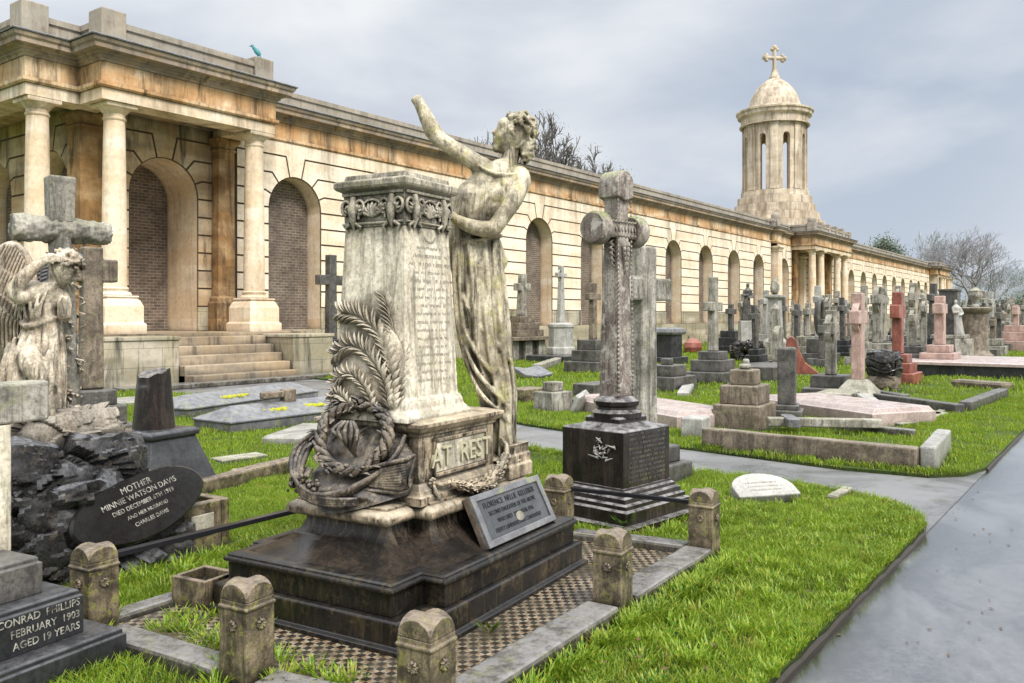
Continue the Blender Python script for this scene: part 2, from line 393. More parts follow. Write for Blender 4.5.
M['road'] = finish(m, g, c, r, bp.outputs[0], 1.0, 1.0)
m, g = newmat('damp grey path')
P = g.n('ShaderNodeNewGeometry').outputs['Position']
n = g.noise(P, 120, 3, .7); big = g.noise(P, 1.3, 5, .65, .5)
c = g.mix(n, (.13, .13, .135), (.31, .31, .31))
c = g.mix(g.ramp(big, [(.45, 0.0), (.62, .7)]), c, (.12, .12, .125))
c = g.mix(g.ramp(g.noise(P, 4, 5, .7), [(.56, 0.0), (.68, .5)]), c, (.09, .10, .045))
bp = g.n('ShaderNodeBump', Strength=.5, Distance=.008, Height=n)
M['path'] = finish(m, g, c, g.ramp(big, [(.4, .5), (.62, .22)]), bp.outputs[0], .5)
m, g = newmat('damp turf soil')
P = g.n('ShaderNodeNewGeometry').outputs['Position']
c = g.mix(g.ramp(g.noise(P, 1.1, 7, .7, .4), [(.38, 0.0), (.62, 1.0)]), (.05, .10, .010), (.17, .23, .025))
c = g.mix(g.ramp(g.noise(P, 45, 4, .7), [(.3, .0), (.7, .8)]), c, (.045, .085, .012))
c = g.mix(g.ramp(g.noise(P, .45, 6, .7), [(.57, 0.0), (.68, .5)]), c, (.10, .075, .035))
c = g.mix(g.ramp(g.noise(P, 1.9, 6, .75), [(.55, 0.0), (.64, .8)]), c, (.085, .062, .03))
a_ = g.n('ShaderNodeAmbientOcclusion', _samples=4, Distance=.35)  # contact shadow painted into the turf around standing objects
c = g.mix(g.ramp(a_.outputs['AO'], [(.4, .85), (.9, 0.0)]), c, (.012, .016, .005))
bp = g.n('ShaderNodeBump', Strength=.9, Distance=.04, Height=g.noise(P, 38, 6, .75))
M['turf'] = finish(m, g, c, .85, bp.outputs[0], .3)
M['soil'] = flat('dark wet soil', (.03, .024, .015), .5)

def grassmat(name, a, b, cc):
    m, g = newmat(name)
    P = g.n('ShaderNodeNewGeometry').outputs['Position']
    c = g.mix(g.ramp(g.noise(P, 1.6, 7, .75, .6), [(.40, 0.0), (.60, 1.0)]), a, b)
    c = g.mix(g.ramp(g.noise(P, 3.3, 6, .8, .5), [(.52, 0.0), (.66, .85)]), c, (.022, .12, .012))
    c = g.mix(g.ramp(g.noise(P, 60, 2, .6), [(.38, .0), (.66, .95)]), c, cc)
    c = g.mix(g.ramp(g.noise(P, 4.1, 6, .75), [(.56, 0.0), (.68, .75)]), c, (.44, .38, .08))
    d = g.n('ShaderNodeBsdfPrincipled', **{'Base__Color': c, 'Roughness': .42, 'Specular__IOR__Level': .4})
    t = g.n('ShaderNodeBsdfTranslucent', Color=c)
    mx = g.n('ShaderNodeMixShader', Fac=.38, i1=d.outputs[0], i2=t.outputs[0])
    g.n('ShaderNodeOutputMaterial', Surface=mx.outputs[0])
    return m
M['blade'] = grassmat('fresh green grass', (.045, .18, .008), (.16, .35, .014), (.46, .50, .06))
M['leaf'] = grassmat('dark green leaf', (.035, .10, .012), (.06, .15, .02), (.12, .2, .03))

# patterned grave tiles (rhombic black, brown and cream blocks)
m, g = newmat('black and cream rhombic tiles')
tc = g.n('ShaderNodeNewGeometry').outputs['Position']
ck = g.n('ShaderNodeTexChecker', Vector=g.n('ShaderNodeMapping', Vector=tc, Rotation=(0, 0, R(5)), Scale=(1.0, 1.0, 0.0)).outputs[0], Scale=27.0, Color1=(.02, .018, .016), Color2=(.34, .29, .21))
vt = g.n('ShaderNodeMapping', Vector=tc, Rotation=(0, 0, R(50)), Scale=(1, 1, 0)).outputs[0]
ck2 = g.n('ShaderNodeTexChecker', Vector=vt, Scale=19.0, Color1=(1, 1, 1), Color2=(.66, .52, .42))
c = g.mix(1.0, ck.outputs[0], ck2.outputs[0], 'MULTIPLY')
c = g.mix(g.ramp(g.noise(tc, 3.2, 6, .7), [(.42, 0.0), (.6, .85)]), c, (.07, .06, .04))
M['tiles'] = finish(m, g, c, g.ramp(g.noise(tc, 3, 4), [(.4, .2), (.6, .5)]), None, .5)

def bark(name, a, b):  # misty variants carry distance haze in their colour
    m, g = newmat(name)
    P = g.n('ShaderNodeNewGeometry').outputs['Position']
    return finish(m, g, g.mix(g.noise(P, 3, 5), a, b), .95, None, .1)
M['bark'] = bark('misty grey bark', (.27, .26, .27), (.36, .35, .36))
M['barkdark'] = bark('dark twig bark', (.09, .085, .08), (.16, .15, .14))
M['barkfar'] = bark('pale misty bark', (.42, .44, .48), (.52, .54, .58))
M['needle'] = bark('misty evergreen leaf', (.10, .13, .09), (.17, .20, .14))
M['bud'] = bark('misty twig buds', (.13, .13, .12), (.22, .22, .17))

# ------------------------------------------------------------------ world and light
W = bpy.data.worlds.new('World'); scene.world = W; W.use_nodes = True
W.node_tree.nodes.clear(); g = NT(W.node_tree)
SUN_EL, SUN_AZ = R(48), R(250)          # the bright part of the overcast, over the road behind the camera
sky = g.n('ShaderNodeTexSky', _sky_type='NISHITA'); sky.sun_disc = False; sky.sun_elevation = SUN_EL; sky.sun_rotation = R(90)-SUN_AZ
D = g.n('ShaderNodeTexCoord').outputs['Generated']
z = g.n('ShaderNodeSeparateXYZ', Vector=D).outputs['Z']
warp = g.n('ShaderNodeMapping', Vector=D, Scale=(1.0, 1.0, 2.6)).outputs[0]
n = g.noise(warp, 2.1, 5, .5, .35)
clouds = g.ramp(n, [(.36, (.56, .605, .685)), (.47, (.70, .735, .785)), (.60, (.86, .875, .89))])
# a darker bank of cloud low over the end of the colonnade
dot = g.n('ShaderNodeVectorMath', _operation='DOT_PRODUCT', i0=D, i1=Vector((.952, .235, .196)).normalized()).outputs['Value']
bank = g.math('MULTIPLY', g.ramp(dot, [(.945, 0.0), (.997, .75)]), g.ramp(g.noise(warp, 3.4, 5, .5, .3), [(.3, .35), (.6, 1.0)]))
clouds = g.mix(bank, clouds, (.34, .42, .55))
zen = g.ramp(z, [(0.0, 1.0), (.36, 1.0), (.62, 1.8), (1.0, 2.4)])   # overcast is brightest overhead
clouds = g.mix(1.0, clouds, zen, 'MULTIPLY')
b1 = g.n('ShaderNodeBackground', Color=sky.outputs[0], Strength=.06)
b2 = g.n('ShaderNodeBackground', Color=clouds, Strength=1.12)
mx = g.n('ShaderNodeAddShader', i0=b1.outputs[0], i1=b2.outputs[0])
mx2 = g.n('ShaderNodeMixShader', Fac=.94, i1=b1.outputs[0], i2=b2.outputs[0])
g.n('ShaderNodeOutputWorld', Surface=mx2.outputs[0])
sun = bpy.data.lights.new('sun', 'SUN'); sun.energy = 3.7; sun.angle = R(20); sun.color = (1.0, .95, .88)
so = bpy.data.objects.new('sun', sun); col.objects.link(so)
sd = Vector((math.cos(SUN_AZ)*math.cos(SUN_EL), math.sin(SUN_AZ)*math.cos(SUN_EL), math.sin(SUN_EL)))
so.rotation_euler = sd.to_track_quat('Z', 'Y').to_euler()

cam = bpy.data.cameras.new('camera'); cam.sensor_width = 36; cam.lens = F/1024*36; cam.shift_y = -(341.5-HZ)/1024
cam.clip_end = 3000; cam.clip_start = .05
co = bpy.data.objects.new('camera', cam); col.objects.link(co)
co.location = (0, 0, EYE)
fwd = Vector((FW[0], FW[1], 0))
co.rotation_euler = (-fwd).to_track_quat('Z', 'Y').to_euler()
scene.camera = co
scene.view_settings.view_transform = 'Standard'; scene.view_settings.look = 'None'
scene.view_settings.exposure = 0; scene.view_settings.gamma = 1
scene.render.engine = 'CYCLES'
# ------------------------------------------------------------------ setting: ground, road, path, turf
def sheet(name, pts, z, mat, edge=None, kind='structure'):
    mb = MB(); mb.loft([[Vector((x, y, (z-edge if edge else z-.001))) for x, y in pts], [Vector((x, y, z)) for x, y in pts]])
    bmesh.ops.triangulate(mb.b, faces=[f for f in mb.b.faces if len(f.verts) > 4])
    return tag(mb.build(name, mat), kind=kind)
NEAR = [(7.0, 1.29), (7.35, 1.36), (7.62, 1.52), (7.9, 1.75), (8.1, 2.1), (8.2, 2.6), (8.22, 4.0), (8.75, 7.0), (9.6, 10.0), (10.2, 13.5), (10.3, 17.4)]
FARE = [(10.3, 1.29), (9.75, 1.42), (9.45, 1.7), (9.38, 2.5), (9.75, 4.8), (10.4, 7.4), (11.7, 10.2), (13.6, 13.6), (14.7, 15.9), (14.9, 17.4)]
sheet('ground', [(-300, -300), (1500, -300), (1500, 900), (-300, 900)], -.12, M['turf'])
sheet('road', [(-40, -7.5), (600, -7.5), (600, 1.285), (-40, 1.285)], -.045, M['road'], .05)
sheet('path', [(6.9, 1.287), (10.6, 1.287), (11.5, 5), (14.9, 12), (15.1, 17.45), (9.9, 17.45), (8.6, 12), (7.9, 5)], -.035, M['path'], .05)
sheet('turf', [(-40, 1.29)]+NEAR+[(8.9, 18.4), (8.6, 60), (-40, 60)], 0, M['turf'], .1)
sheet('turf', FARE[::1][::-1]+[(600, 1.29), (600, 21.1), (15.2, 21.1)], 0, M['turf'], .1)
def kerb_edge(pts):
    mb = MB()
    for off, zz in ((0, 0),):
        pass
    L = [Vector((x, y, 0)) for x, y in pts]
    rings = []
    for i, p in enumerate(L):
        t = (L[min(i+1, len(L)-1)]-L[max(i-1, 0)]).normalized(); nn = Vector((t.y, -t.x, 0))
        j = .008*math.sin(i*2.1)
        k_ = .016+.014*mnoise.noise(Vector((p.x*1.7, p.y*1.7, 0)))+j*.5; rings.append([p+nn*.002+Vector((0, 0, -.07)), p+nn*k_+Vector((0, 0, -.07)), p+nn*k_+Vector((0, 0, -.026+j)), p+nn*.002+Vector((0, 0, -.012+j))])
    mb.loft(rings)
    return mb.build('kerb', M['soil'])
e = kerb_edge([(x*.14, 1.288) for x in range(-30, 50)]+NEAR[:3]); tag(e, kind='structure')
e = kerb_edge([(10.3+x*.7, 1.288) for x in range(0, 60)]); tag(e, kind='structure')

# ------------------------------------------------------------------ the colonnade
bld = thing('colonnade', 'long cream limestone colonnade of round arches with a domed lantern above it', 'building', (0, 0, 0))
WP = 21.5
SP, RAD = 4.98, 1.02
def arch_contour(side, levels):
    """joint points of one arch side: list of (z, turning point, arch point, angle)"""
    out = []
    for z in levels:
        if z <= SP+.05: out.append((z, (RAD, min(z, SP)), None, 0 if z >= SP-.05 else None))
        else:
            th = {0: 24, 1: 50, 2: 77}[round((z-5.5)/.56)]
            a = R(th); ax, az = RAD*math.cos(a), SP+RAD*math.sin(a)
            k = (z-az)/math.sin(a)
            out.append((z, (ax+k*math.cos(a), z), (ax, az), a))
    return out
LV = [1.9, 2.42, 2.93, 3.44, 3.95, 4.46, 4.98, 5.5, 6.06, 6.62]
def side_pts(c, s, j0, j1):
    """boundary from joint j0 up to j1 along arch at centre c, side s (+1: pier lies at larger u)"""
    J = arch_contour(s, LV)
    a, b = J[j0], J[j1]
    pts = []
    if b[2] is None: return [(c+s*RAD, a[0]), (c+s*RAD, b[0])]
    a0 = a[3] or 0; a1 = b[3]
    pts.append((c+s*a[1][0], a[0]))
    if a[2]: pts.append((c+s*a[2][0], a[2][1]))
    for k in range(0 if not a[2] else 1, 5):
        t = a0+(a1-a0)*k/4
        if k == 0 and not a[2]: continue
        pts.append((c+s*RAD*math.cos(t), SP+RAD*math.sin(t)))
    pts.append((c+s*b[1][0], b[0]))
    return pts
def rusticated(u0, u1, centres, name='wall', w=WP, mat=None, M4=None, ztop=7.08):
    """rusticated wall face with v-joints that fold into the voussoirs of each arch"""
    b = bmesh.new(); polys = []
    edges = [None]+list(centres)+[None]
    for i in range(len(edges)-1):
        cl, cr = edges[i], edges[i+1]
        for j in range(len(LV)-1):
            left = side_pts(cl, 1, j, j+1) if cl is not None else [(u0, LV[j]), (u0, LV[j+1])]
            right = side_pts(cr, -1, j, j+1) if cr is not None else [(u1, LV[j]), (u1, LV[j+1])]
            polys.append(left+right[::-1])
    top = [(u0, LV[-1])]
    for c in centres:
        J = arch_contour(1, LV)[-1]
        top.append((c-J[1][0], LV[-1])); top.append((c-J[2][0], J[2][1]))
        for k in range(1, 4):
            t = PI-J[3]+(2*J[3]-PI)*k/4
            top.append((c+RAD*math.cos(t), SP+RAD*math.sin(t)))
        top.append((c+J[2][0], J[2][1])); top.append((c+J[1][0], LV[-1]))
    top += [(u1, LV[-1]), (u1, ztop), (u0, ztop)]
    polys.append(top)
    for p in polys:
        b.faces.new([b.verts.new((x, w, z)) for x, z in p])
    bmesh.ops.recalc_face_normals(b, faces=b.faces)
    for f in b.faces:
        if f.normal.y > 0: f.normal_flip()
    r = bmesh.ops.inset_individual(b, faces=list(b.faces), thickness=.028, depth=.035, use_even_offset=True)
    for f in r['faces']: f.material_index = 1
    if M4 is not None: bmesh.ops.transform(b, matrix=M4, verts=b.verts)
    me = bpy.data.meshes.new(name); b.to_mesh(me); b.free()
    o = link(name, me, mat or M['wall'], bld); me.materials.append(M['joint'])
    return o
def arch_parts(c, depth=.62, w=WP, M4=None, infill=True):
    """reveal of one arch and the brick behind it"""
    prof = [(-RAD, 1.2)]+[(RAD*math.cos(PI-k*PI/14), SP+RAD*math.sin(PI-k*PI/14)) for k in range(15)]+[(RAD, 1.2)]
    mb = MB()
    mb.loft([[Vector((c+x, w+y, z)) for x, z in prof] for y in (0, depth)], cap=False, closed=False)
    me = mb.mesh('arch_reveal')
    if M4 is not None: me.transform(M4)
    link('arch_reveal', me, M['column'], bld)
    mb = MB(); mb.box((c, w+depth+.05, 3.6), (2*RAD+.3, .1, 5.0))
    me = mb.mesh('brick_infill')
    if M4 is not None: me.transform(M4)
    link('brick_infill', me, M['brick'], bld)
A1 = [17.65+4.55*k for k in range(10)]
rusticated(15.45, 61.1, A1)
for c in A1: arch_parts(c)
# dado below the joints, between the openings
def dado(u0, u1, centres, w=WP, M4=None, mat=None):
    xs = [u0]
    for c in centres: xs += [c-RAD, c+RAD]
    xs.append(u1)
    for a, b_ in zip(xs[::2], xs[1::2]):
        mb = MB(); mb.box(((a+b_)/2, w+.2-.03, 1.55), (b_-a-.012, .46, .68))
        me = mb.mesh('dado')
        if M4 is not None: me.transform(M4)
        link('dado', me, mat or M['podium'], bld)
dado(15.45, 61.1, A1)
# single bay between the two pilaster piers
rusticated(62.4, 65.7, [64.0]); arch_parts(64.0); dado(62.4, 65.7, [64.0])
A2 = [82.8+4.35*k for k in range(9)]
rusticated(76.0, 119.8, [78.5]+A2)
for c in [78.5]+A2: arch_parts(c)
dado(76.0, 119.8, [78.5]+A2)
# portico back walls (recessed under the entablature)
P1C = 13.3
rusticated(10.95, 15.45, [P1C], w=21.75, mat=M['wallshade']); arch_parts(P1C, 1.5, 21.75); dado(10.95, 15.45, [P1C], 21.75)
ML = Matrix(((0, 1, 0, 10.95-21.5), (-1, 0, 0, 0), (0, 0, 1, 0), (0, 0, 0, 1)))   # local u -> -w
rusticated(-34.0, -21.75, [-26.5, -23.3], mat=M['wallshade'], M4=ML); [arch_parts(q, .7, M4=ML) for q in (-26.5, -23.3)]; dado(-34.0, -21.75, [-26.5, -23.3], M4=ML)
rusticated(65.7, 76.0, [70.9], w=23.2, mat=M['wall']); arch_parts(70.9, .6, 23.2); dado(65.7, 76.0, [70.9], 23.2)
for u in (65.7, 76.0, 15.45, 119.8):
    mb = MB(); mb.box((u, 22.4, 4.1), (.12, 1.7, 5.9)); mb.build('return_wall', M['wall'], bld)
# end pavilion
rusticated(121.0, 128.2, [124.4], w=20.6); arch_parts(124.4, .6, 20.6); dado(121.0, 128.2, [124.4], 20.6)
mb = MB(); mb.box((120.9, 21.2, 4.1), (.25, 1.3, 5.9)); mb.build('return_wall', M['wall'], bld)
mb = MB(); mb.box((128.2, 24, 4.1), (.25, 6.9, 5.9)); mb.build('return_wall', M['wall'], bld)

def offset_path(path, d):
    out = []
    for i, p in enumerate(path):
        p = Vector(p)
        if i == 0: t = (Vector(path[1])-p).normalized(); n = Vector((t.y, -t.x)); out.append(p+n*d); continue
        if i == len(path)-1: t = (p-Vector(path[i-1])).normalized(); n = Vector((t.y, -t.x)); out.append(p+n*d); continue
        t0 = (p-Vector(path[i-1])).normalized(); t1 = (Vector(path[i+1])-p).normalized()
        n0 = Vector((t0.y, -t0.x)); n1 = Vector((t1.y, -t1.x))
        out.append(p+(n0+n1)*d/(1+n0.dot(n1)))
    return out
def sweep(name, path, prof, mat, close=True):
    rings = []
    offs = [offset_path(path, o) for o, z in prof]
    for i in range(len(path)):
        rings.append([Vector((offs[j][i].x, offs[j][i].y, prof[j][1])) for j in range(len(prof))])
    mb = MB(); mb.loft(rings, True, True)
    return mb.build(name, mat, bld)
path_all = [(9.2, 40), (9.2, 20.75), (10.45, 20.75), (10.45, 19.7), (15.45, 19.7), (15.45, 21.5), (61.1, 21.5), (61.1, 21.15), (62.4, 21.15), (62.4, 21.5),
            (65.7, 21.5), (65.7, 19.7), (76.0, 19.7), (76.0, 21.5), (119.8, 21.5), (119.8, 20.6), (121.0, 20.6), (121, 20.45), (128.2, 20.45), (128.2, 30)]
sweep('frieze', path_all, [(-.5, 7.05), (.05, 7.06), (.09, 7.10), (.09, 7.18), (.02, 7.2), (.02, 7.66), (-.5, 7.66)], M['frieze'])
sweep('cornice', path_all, [(-.6, 7.663), (.05, 7.663), (.07, 7.72), (.12, 7.745), (.12, 7.80), (.19, 7.83), (.20, 7.86), (.35, 7.88), (.355, 7.98), (.40, 8.02), (.43, 8.10), (.41, 8.13), (-.6, 8.2)], M['cornice'])
sweep('lead_flashing', path_all, [(-.1, 8.19), (.44, 8.135), (.455, 8.11), (.465, 8.14), (.44, 8.16), (-.1, 8.22)], M['slate'])
sweep('parapet', path_all, [(-.55, 8.1), (-.08, 8.1), (-.08, 8.54), (-.03, 8.56), (-.03, 8.70), (-.12, 8.73), (-.55, 8.73)], M['parapet'])
# beams and soffits of the porticos
for pth in ([(9.2, 40), (9.2, 20.75), (10.45, 20.75), (10.45, 19.7), (15.45, 19.7), (15.45, 21.6)], [(65.7, 21.6), (65.7, 19.7), (76.0, 19.7), (76.0, 21.6)]):
    sweep('architrave', pth, [(-.7, 6.78), (0, 6.78), (0, 7.05), (-.7, 7.05)], M['column'])
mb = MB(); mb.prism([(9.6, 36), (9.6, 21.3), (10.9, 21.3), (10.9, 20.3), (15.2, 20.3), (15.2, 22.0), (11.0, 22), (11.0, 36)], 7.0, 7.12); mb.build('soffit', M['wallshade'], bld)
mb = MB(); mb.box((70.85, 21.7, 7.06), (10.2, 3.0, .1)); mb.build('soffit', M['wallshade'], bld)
mb = MB(); mb.box((68.6, 27.6, 8.15), (119.0, 11.2, .12)); mb.box((68.6, 33, 4), (119, .3, 8)); mb.build('roof', M['parapet'], bld)
# parapet piers
def ppier(u, w, h=8.93, s=.62):
    mb = MB(); mb.box((u, w, (8.15+h)/2), (s, s, h-8.15)); mb.build('parapet_pier', M['parapet'], bld, bevel=.03)
for u, w in ((9.4, 21.0), (10.75, 20.0), (10.4, 23.2), (15.1, 20.0), (66.0, 20.0), (75.7, 20.0), (61.75, 21.4)): ppier(u, w, 8.95 if u < 12 else 8.85)
for k in range(4): ppier(67.8+k*2.0, 19.98, 9.0, .5)
mb = MB(); mb.lathe([(.05, 8.8), (.3, 8.85), (.34, 9.05), (.2, 9.25), (.02, 9.3)], 12, (61.75, 21.35, 0)); mb.build('finial', M['parapet'], bld, smooth=60)
mb = MB(); mb.lathe([(.05, 8.8), (.3, 8.85), (.34, 9.05), (.2, 9.25), (.02, 9.3)], 12, (66.0, 20.0, 0)); mb.build('finial', M['parapet'], bld, smooth=60)

# columns: block plinth, base mouldings, shaft with entasis, capital
def column(u, w, mat, plinth=True, r=.29, block=.98):
    mb = MB()
    sh = []
    for k in range(13):
        t = k/12; sh.append((r*(1.0-.16*t**1.8), 2.32+(6.40-2.32)*t))
    mb.lathe(sh, 28, (u, w, 0)); s_ = mb.build('column', mat, bld, smooth=40)
    r1 = r*.84
    mb = MB(); mb.lathe([(r1*1.02, 6.38), (r1*1.12, 6.41), (r1*1.12, 6.44), (r1*1.02, 6.46), (r1*1.02, 6.54), (r1*1.15, 6.57), (r1*1.42, 6.65), (r1*1.5, 6.68)], 28, (u, w, 0))
    mb.sq([(r1*1.55, r1*1.55, 6.68), (r1*1.6, r1*1.6, 6.70), (r1*1.6, r1*1.6, 6.775)], (u, w)); mb.build('capital', M['column'] if mat is M['column'] else mat, s_, smooth=40)
    mb = MB(); mb.lathe([(r*1.3, 2.1), (r*1.38, 2.14), (r*1.3, 2.2), (r*1.08, 2.22), (r*1.08, 2.26), (r*1.16, 2.29), (r*1.02, 2.33)], 28, (u, w, 0)); mb.build('base', mat, s_, smooth=40)
    if plinth:
        mb = MB(); b2 = block/2
        mb.sq([(b2+.05, b2+.05, 1.15), (b2+.05, b2+.05, 1.42), (b2, b2, 1.46), (b2, b2, 1.86), (b2-.06, b2-.06, 2.0), (b2-.12, b2-.12, 2.06), (r*1.42, r*1.42, 2.08), (r*1.42, r*1.42, 2.12)], (u, w))
        mb.build('plinth', M['column'], s_, bevel=.015)
column(11.0, 20.15, M['column']); column(15.05, 20.1, M['column'])
column(9.65, 21.15, M['column'])
def pilaster(u, w, mat, r=.30):
    mb = MB(); mb.sq([(r+.12, r+.12, 1.16), (r+.12, r+.12, 2.0), (r+.06, r+.06, 2.05), (r+.06, r+.06, 2.15), (r, r, 2.2), (r*.93, r*.93, 6.4), (r+.03, r+.03, 6.43), (r+.03, r+.03, 6.47), (r*.93, r*.93, 6.5), (r+.03, r+.03, 6.6), (r+.12, r+.12, 6.7), (r+.12, r+.12, 6.78)], (u, w))
    mb.build('pilaster', mat, bld, bevel=.012)
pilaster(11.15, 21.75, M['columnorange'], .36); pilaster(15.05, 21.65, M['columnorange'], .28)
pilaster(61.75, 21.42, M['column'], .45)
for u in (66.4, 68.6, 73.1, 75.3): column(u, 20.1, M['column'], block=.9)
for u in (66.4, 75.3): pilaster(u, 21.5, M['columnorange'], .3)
for u in (68.6, 73.1): pilaster(u, 23.0, M['wall'], .3)
for u in (121.4, 123.0, 126.0, 127.8): column(u, 20.25, M['column'], block=.8, r=.27)
# podium and platforms
mb = MB(); mb.prism([(15.9, 22.6), (15.9, 21.22), (65.2, 21.22), (65.2, 19.35), (76.5, 19.35), (76.5, 21.22), (119.3, 21.22), (119.3, 19.6), (129, 19.6), (129, 24)], -.1, 1.2); mb.build('podium', M['podium'], bld)
mb = MB(); mb.prism([(15.9, 21.2), (15.9, 21.05), (65.05, 21.05), (65.05, 21.2)], -.1, .5); mb.prism([(76.6, 21.2), (76.6, 21.05), (119.1, 21.05), (119.1, 21.2)], -.1, .5); mb.build('plinth_course', M['podium'], bld)
mb = MB(); mb.prism([(8.9, 40), (8.9, 20.4), (10.3, 20.4), (10.3, 19.45), (16.2, 19.45), (16.2, 24), (11.2, 24), (11.2, 40)], -.1, 1.19); mb.build('platform', M['podium'], bld)
mb = MB(); mb.prism([(8.8, 40), (8.8, 20.3), (10.2, 20.3), (10.2, 19.35), (16.3, 19.35), (16.3, 23), (11.1, 23), (11.1, 40)], 1.1, 1.193); mb.build('platform_edge', M['step'], bld)
for k in range(5):
    mb = MB(); y0 = 17.75+k*.34
    mb.box((13.15+.12*0, (y0+19.4)/2, (1.1-.0)/5*(k+1)/2-.05), (3.1-.0*k, 19.4-y0, 1.1/5*(k+1)+.1)); mb.build('step', M['step'], bld, bevel=.02)
mb = MB(); mb.box((12.9, 17.62, 0.02), (6.4, .5, .12)); mb.build('step', M['kerb'], bld, bevel=.02)
for (u0, u1, w0) in ((9.0, 11.58, 18.3), (14.72, 16.1, 18.0)):
    mb = MB(); mb.box(((u0+u1)/2, (w0+19.4)/2, .48), (u1-u0, 19.4-w0, 1.16)); mb.box(((u0+u1)/2, (w0+19.4)/2, 1.10), (u1-u0+.08, 19.4-w0+.06, .09)); mb.build('cheek_wall', M['podium'], bld, bevel=.02)

# lantern tower
TC = (70.6, 24.5)
tw = MB(); pr = [(3.95, 8.0), (3.95, 9.45), (3.55, 9.47), (3.55, 10.15), (3.25, 10.17), (3.25, 10.85), (3.0, 10.87), (3.0, 11.5), (2.72, 11.52), (2.72, 12.0)]
tw.loft([[Vector((TC[0]+r/ math.cos(R(11.25))*math.cos(R(22.5*k+11.25)), TC[1]+r/math.cos(R(11.25))*math.sin(R(22.5*k+11.25)), z)) for k in range(16)] for r, z in pr]); tw.build('tower_steps', M['tower'], bld)
drum = MB(); NS = 8; OFF = R(199.1+22.5)
half = .31/2.62
for k in range(NS):
    a0 = OFF+2*PI*k/NS+half; a1 = OFF+2*PI*(k+1)/NS-half
    segs = 8; rings = []
    for j in range(segs+1):
        a = a0+(a1-a0)*j/segs
        rings.append([Vector((TC[0]+r*math.cos(a), TC[1]+r*math.sin(a), z)) for r, z in ((2.5, 12.0), (2.5, 18.3), (2.08, 18.3), (2.08, 12.0))])
    drum.loft(rings)
    # arched head over the slot
    for sgn in (1, -1):
        c0 = OFF+2*PI*k/NS
        for j in range(5):
            t0, t1 = j/5, (j+1)/5
            x0, x1 = t0, t1
            rr = []
            for x in (x0, x1):
                a = c0+sgn*half*x*1.001; zz = 16.35+.31*math.sqrt(max(0, 1-x*x))
                rr.append([Vector((TC[0]+r*math.cos(a), TC[1]+r*math.sin(a), z)) for r, z in ((2.495, zz), (2.495, 18.3), (2.09, 18.3), (2.09, zz))])
            drum.loft(rr)
        a_ = c0
drum.build('drum', M['tower'], bld, smooth=40)
cc = MB()
for k in range(NS):
    for d in (-.0, ):
        a = OFF+2*PI*(k+.5)/NS+d*.9
        cc.box((TC[0]+2.50*math.cos(a), TC[1]+2.50*math.sin(a), 14.75), (.22, .62, 5.4), rz=a)
        cc.box((TC[0]+2.50*math.cos(a), TC[1]+2.50*math.sin(a), 17.4), (.3, .74, .16), rz=a)
        cc.box((TC[0]+2.50*math.cos(a), TC[1]+2.50*math.sin(a), 12.2), (.3, .74, .3), rz=a)
cc.build('drum_pilasters', M['tower'], bld)
mb = MB(); mb.lathe([(2.1, 17.5), (2.86, 17.5), (2.86, 17.6), (2.74, 17.62), (2.74, 18.15), (2.8, 18.2), (3.0, 18.3), (3.04, 18.55), (3.14, 18.62), (3.14, 18.75), (2.6, 18.85), (2.5, 19.0), (2.1, 19.0)], 48, (TC[0], TC[1], 0)); mb.build('drum_cornice', M['tower'], bld, smooth=40)
mb = MB(); mb.lathe([(2.42, 18.8), (2.44, 18.98), (2.2, 19.02), (2.14, 19.2), (2.0, 19.7), (1.78, 20.2), (1.48, 20.7), (1.12, 21.1), (.74, 21.4), (.45, 21.55), (.4, 21.6)], 40, (TC[0], TC[1], 0)); d_ = mb.build('dome', M['tower'], bld, smooth=50)
mb = MB()
for k in range(16):
    a = 2*PI*k/16
    mb.tube([(TC[0]+r*math.cos(a), TC[1]+r*math.sin(a), z) for r, z in ((2.45, 19.05), (2.36, 19.3), (2.2, 19.85), (2.0, 20.4), (1.72, 20.95), (1.38, 21.45), (1.0, 21.85), (.64, 22.1))], .05, 5)
mb.b.free()
mb = MB(); mb.lathe([(.42, 21.5), (.44, 21.75), (.34, 21.85), (.30, 22.1), (.24, 22.15), (.22, 22.4), (.05, 22.4)], 12, (TC[0], TC[1], 0))
a = R(36.3-90+10); ex = Vector((math.cos(a), math.sin(a), 0)); c0 = Vector((TC[0], TC[1], 23.35)); Tt = .2
def bar(p, q, w): mb.tube([c0+p, c0+q], w, 8)
bar(Vector((0, 0, -1.15)), Vector((0, 0, .75)), .17); bar(ex*-.75, ex*.75, .17)
for p in (ex*-.85, ex*.85, Vector((0, 0, .85))):
    mb.ell(c0+p, .24)
    q = p.normalized(); s2 = Vector((0, 0, 1)) if abs(q.z) < .5 else ex
    mb.ell(c0+p*.85+s2*.2, .17); mb.ell(c0+p*.85-s2*.2, .17)
mb.build('roof_cross', M['tower'], bld, smooth=60)

# small green bird on the parapet pier
bx, by = 15.1, 20.0
bird = thing('bird', 'small blue green bird standing on the parapet pier of the nearest portico', 'bird', (bx, by, 8.85), R(-53))
mb = MB(); mb.ell((-.02, 0, .24), (.075, .06, .15), Matrix.Rotation(R(-38), 4, 'Y')); mb.tube([(-.10, 0, .33), (-.13, 0, .38), (-.15, 0, .41)], [.05, .04, .045], 8, round_ends=True)
mb.tube([(-.18, 0, .41), (-.25, 0, .39)], [.02, .004], 6); mb.tube([(.04, 0, .16), (.1, 0, .06), (.13, 0, .0)], [.05, .035, .015], 6, flat=.4)
mb.build('body', M['bronze'], bird, smooth=70)
for s in (-.03, .03):
    mb = MB(); mb.tube([(-.01, s, .14), (.01, s, .07), (-.01, s, 0)], .01, 5); mb.tube([(-.05, s, .005), (.02, s, .005)], .008, 4); mb.build('leg', M['bronze'], bird)
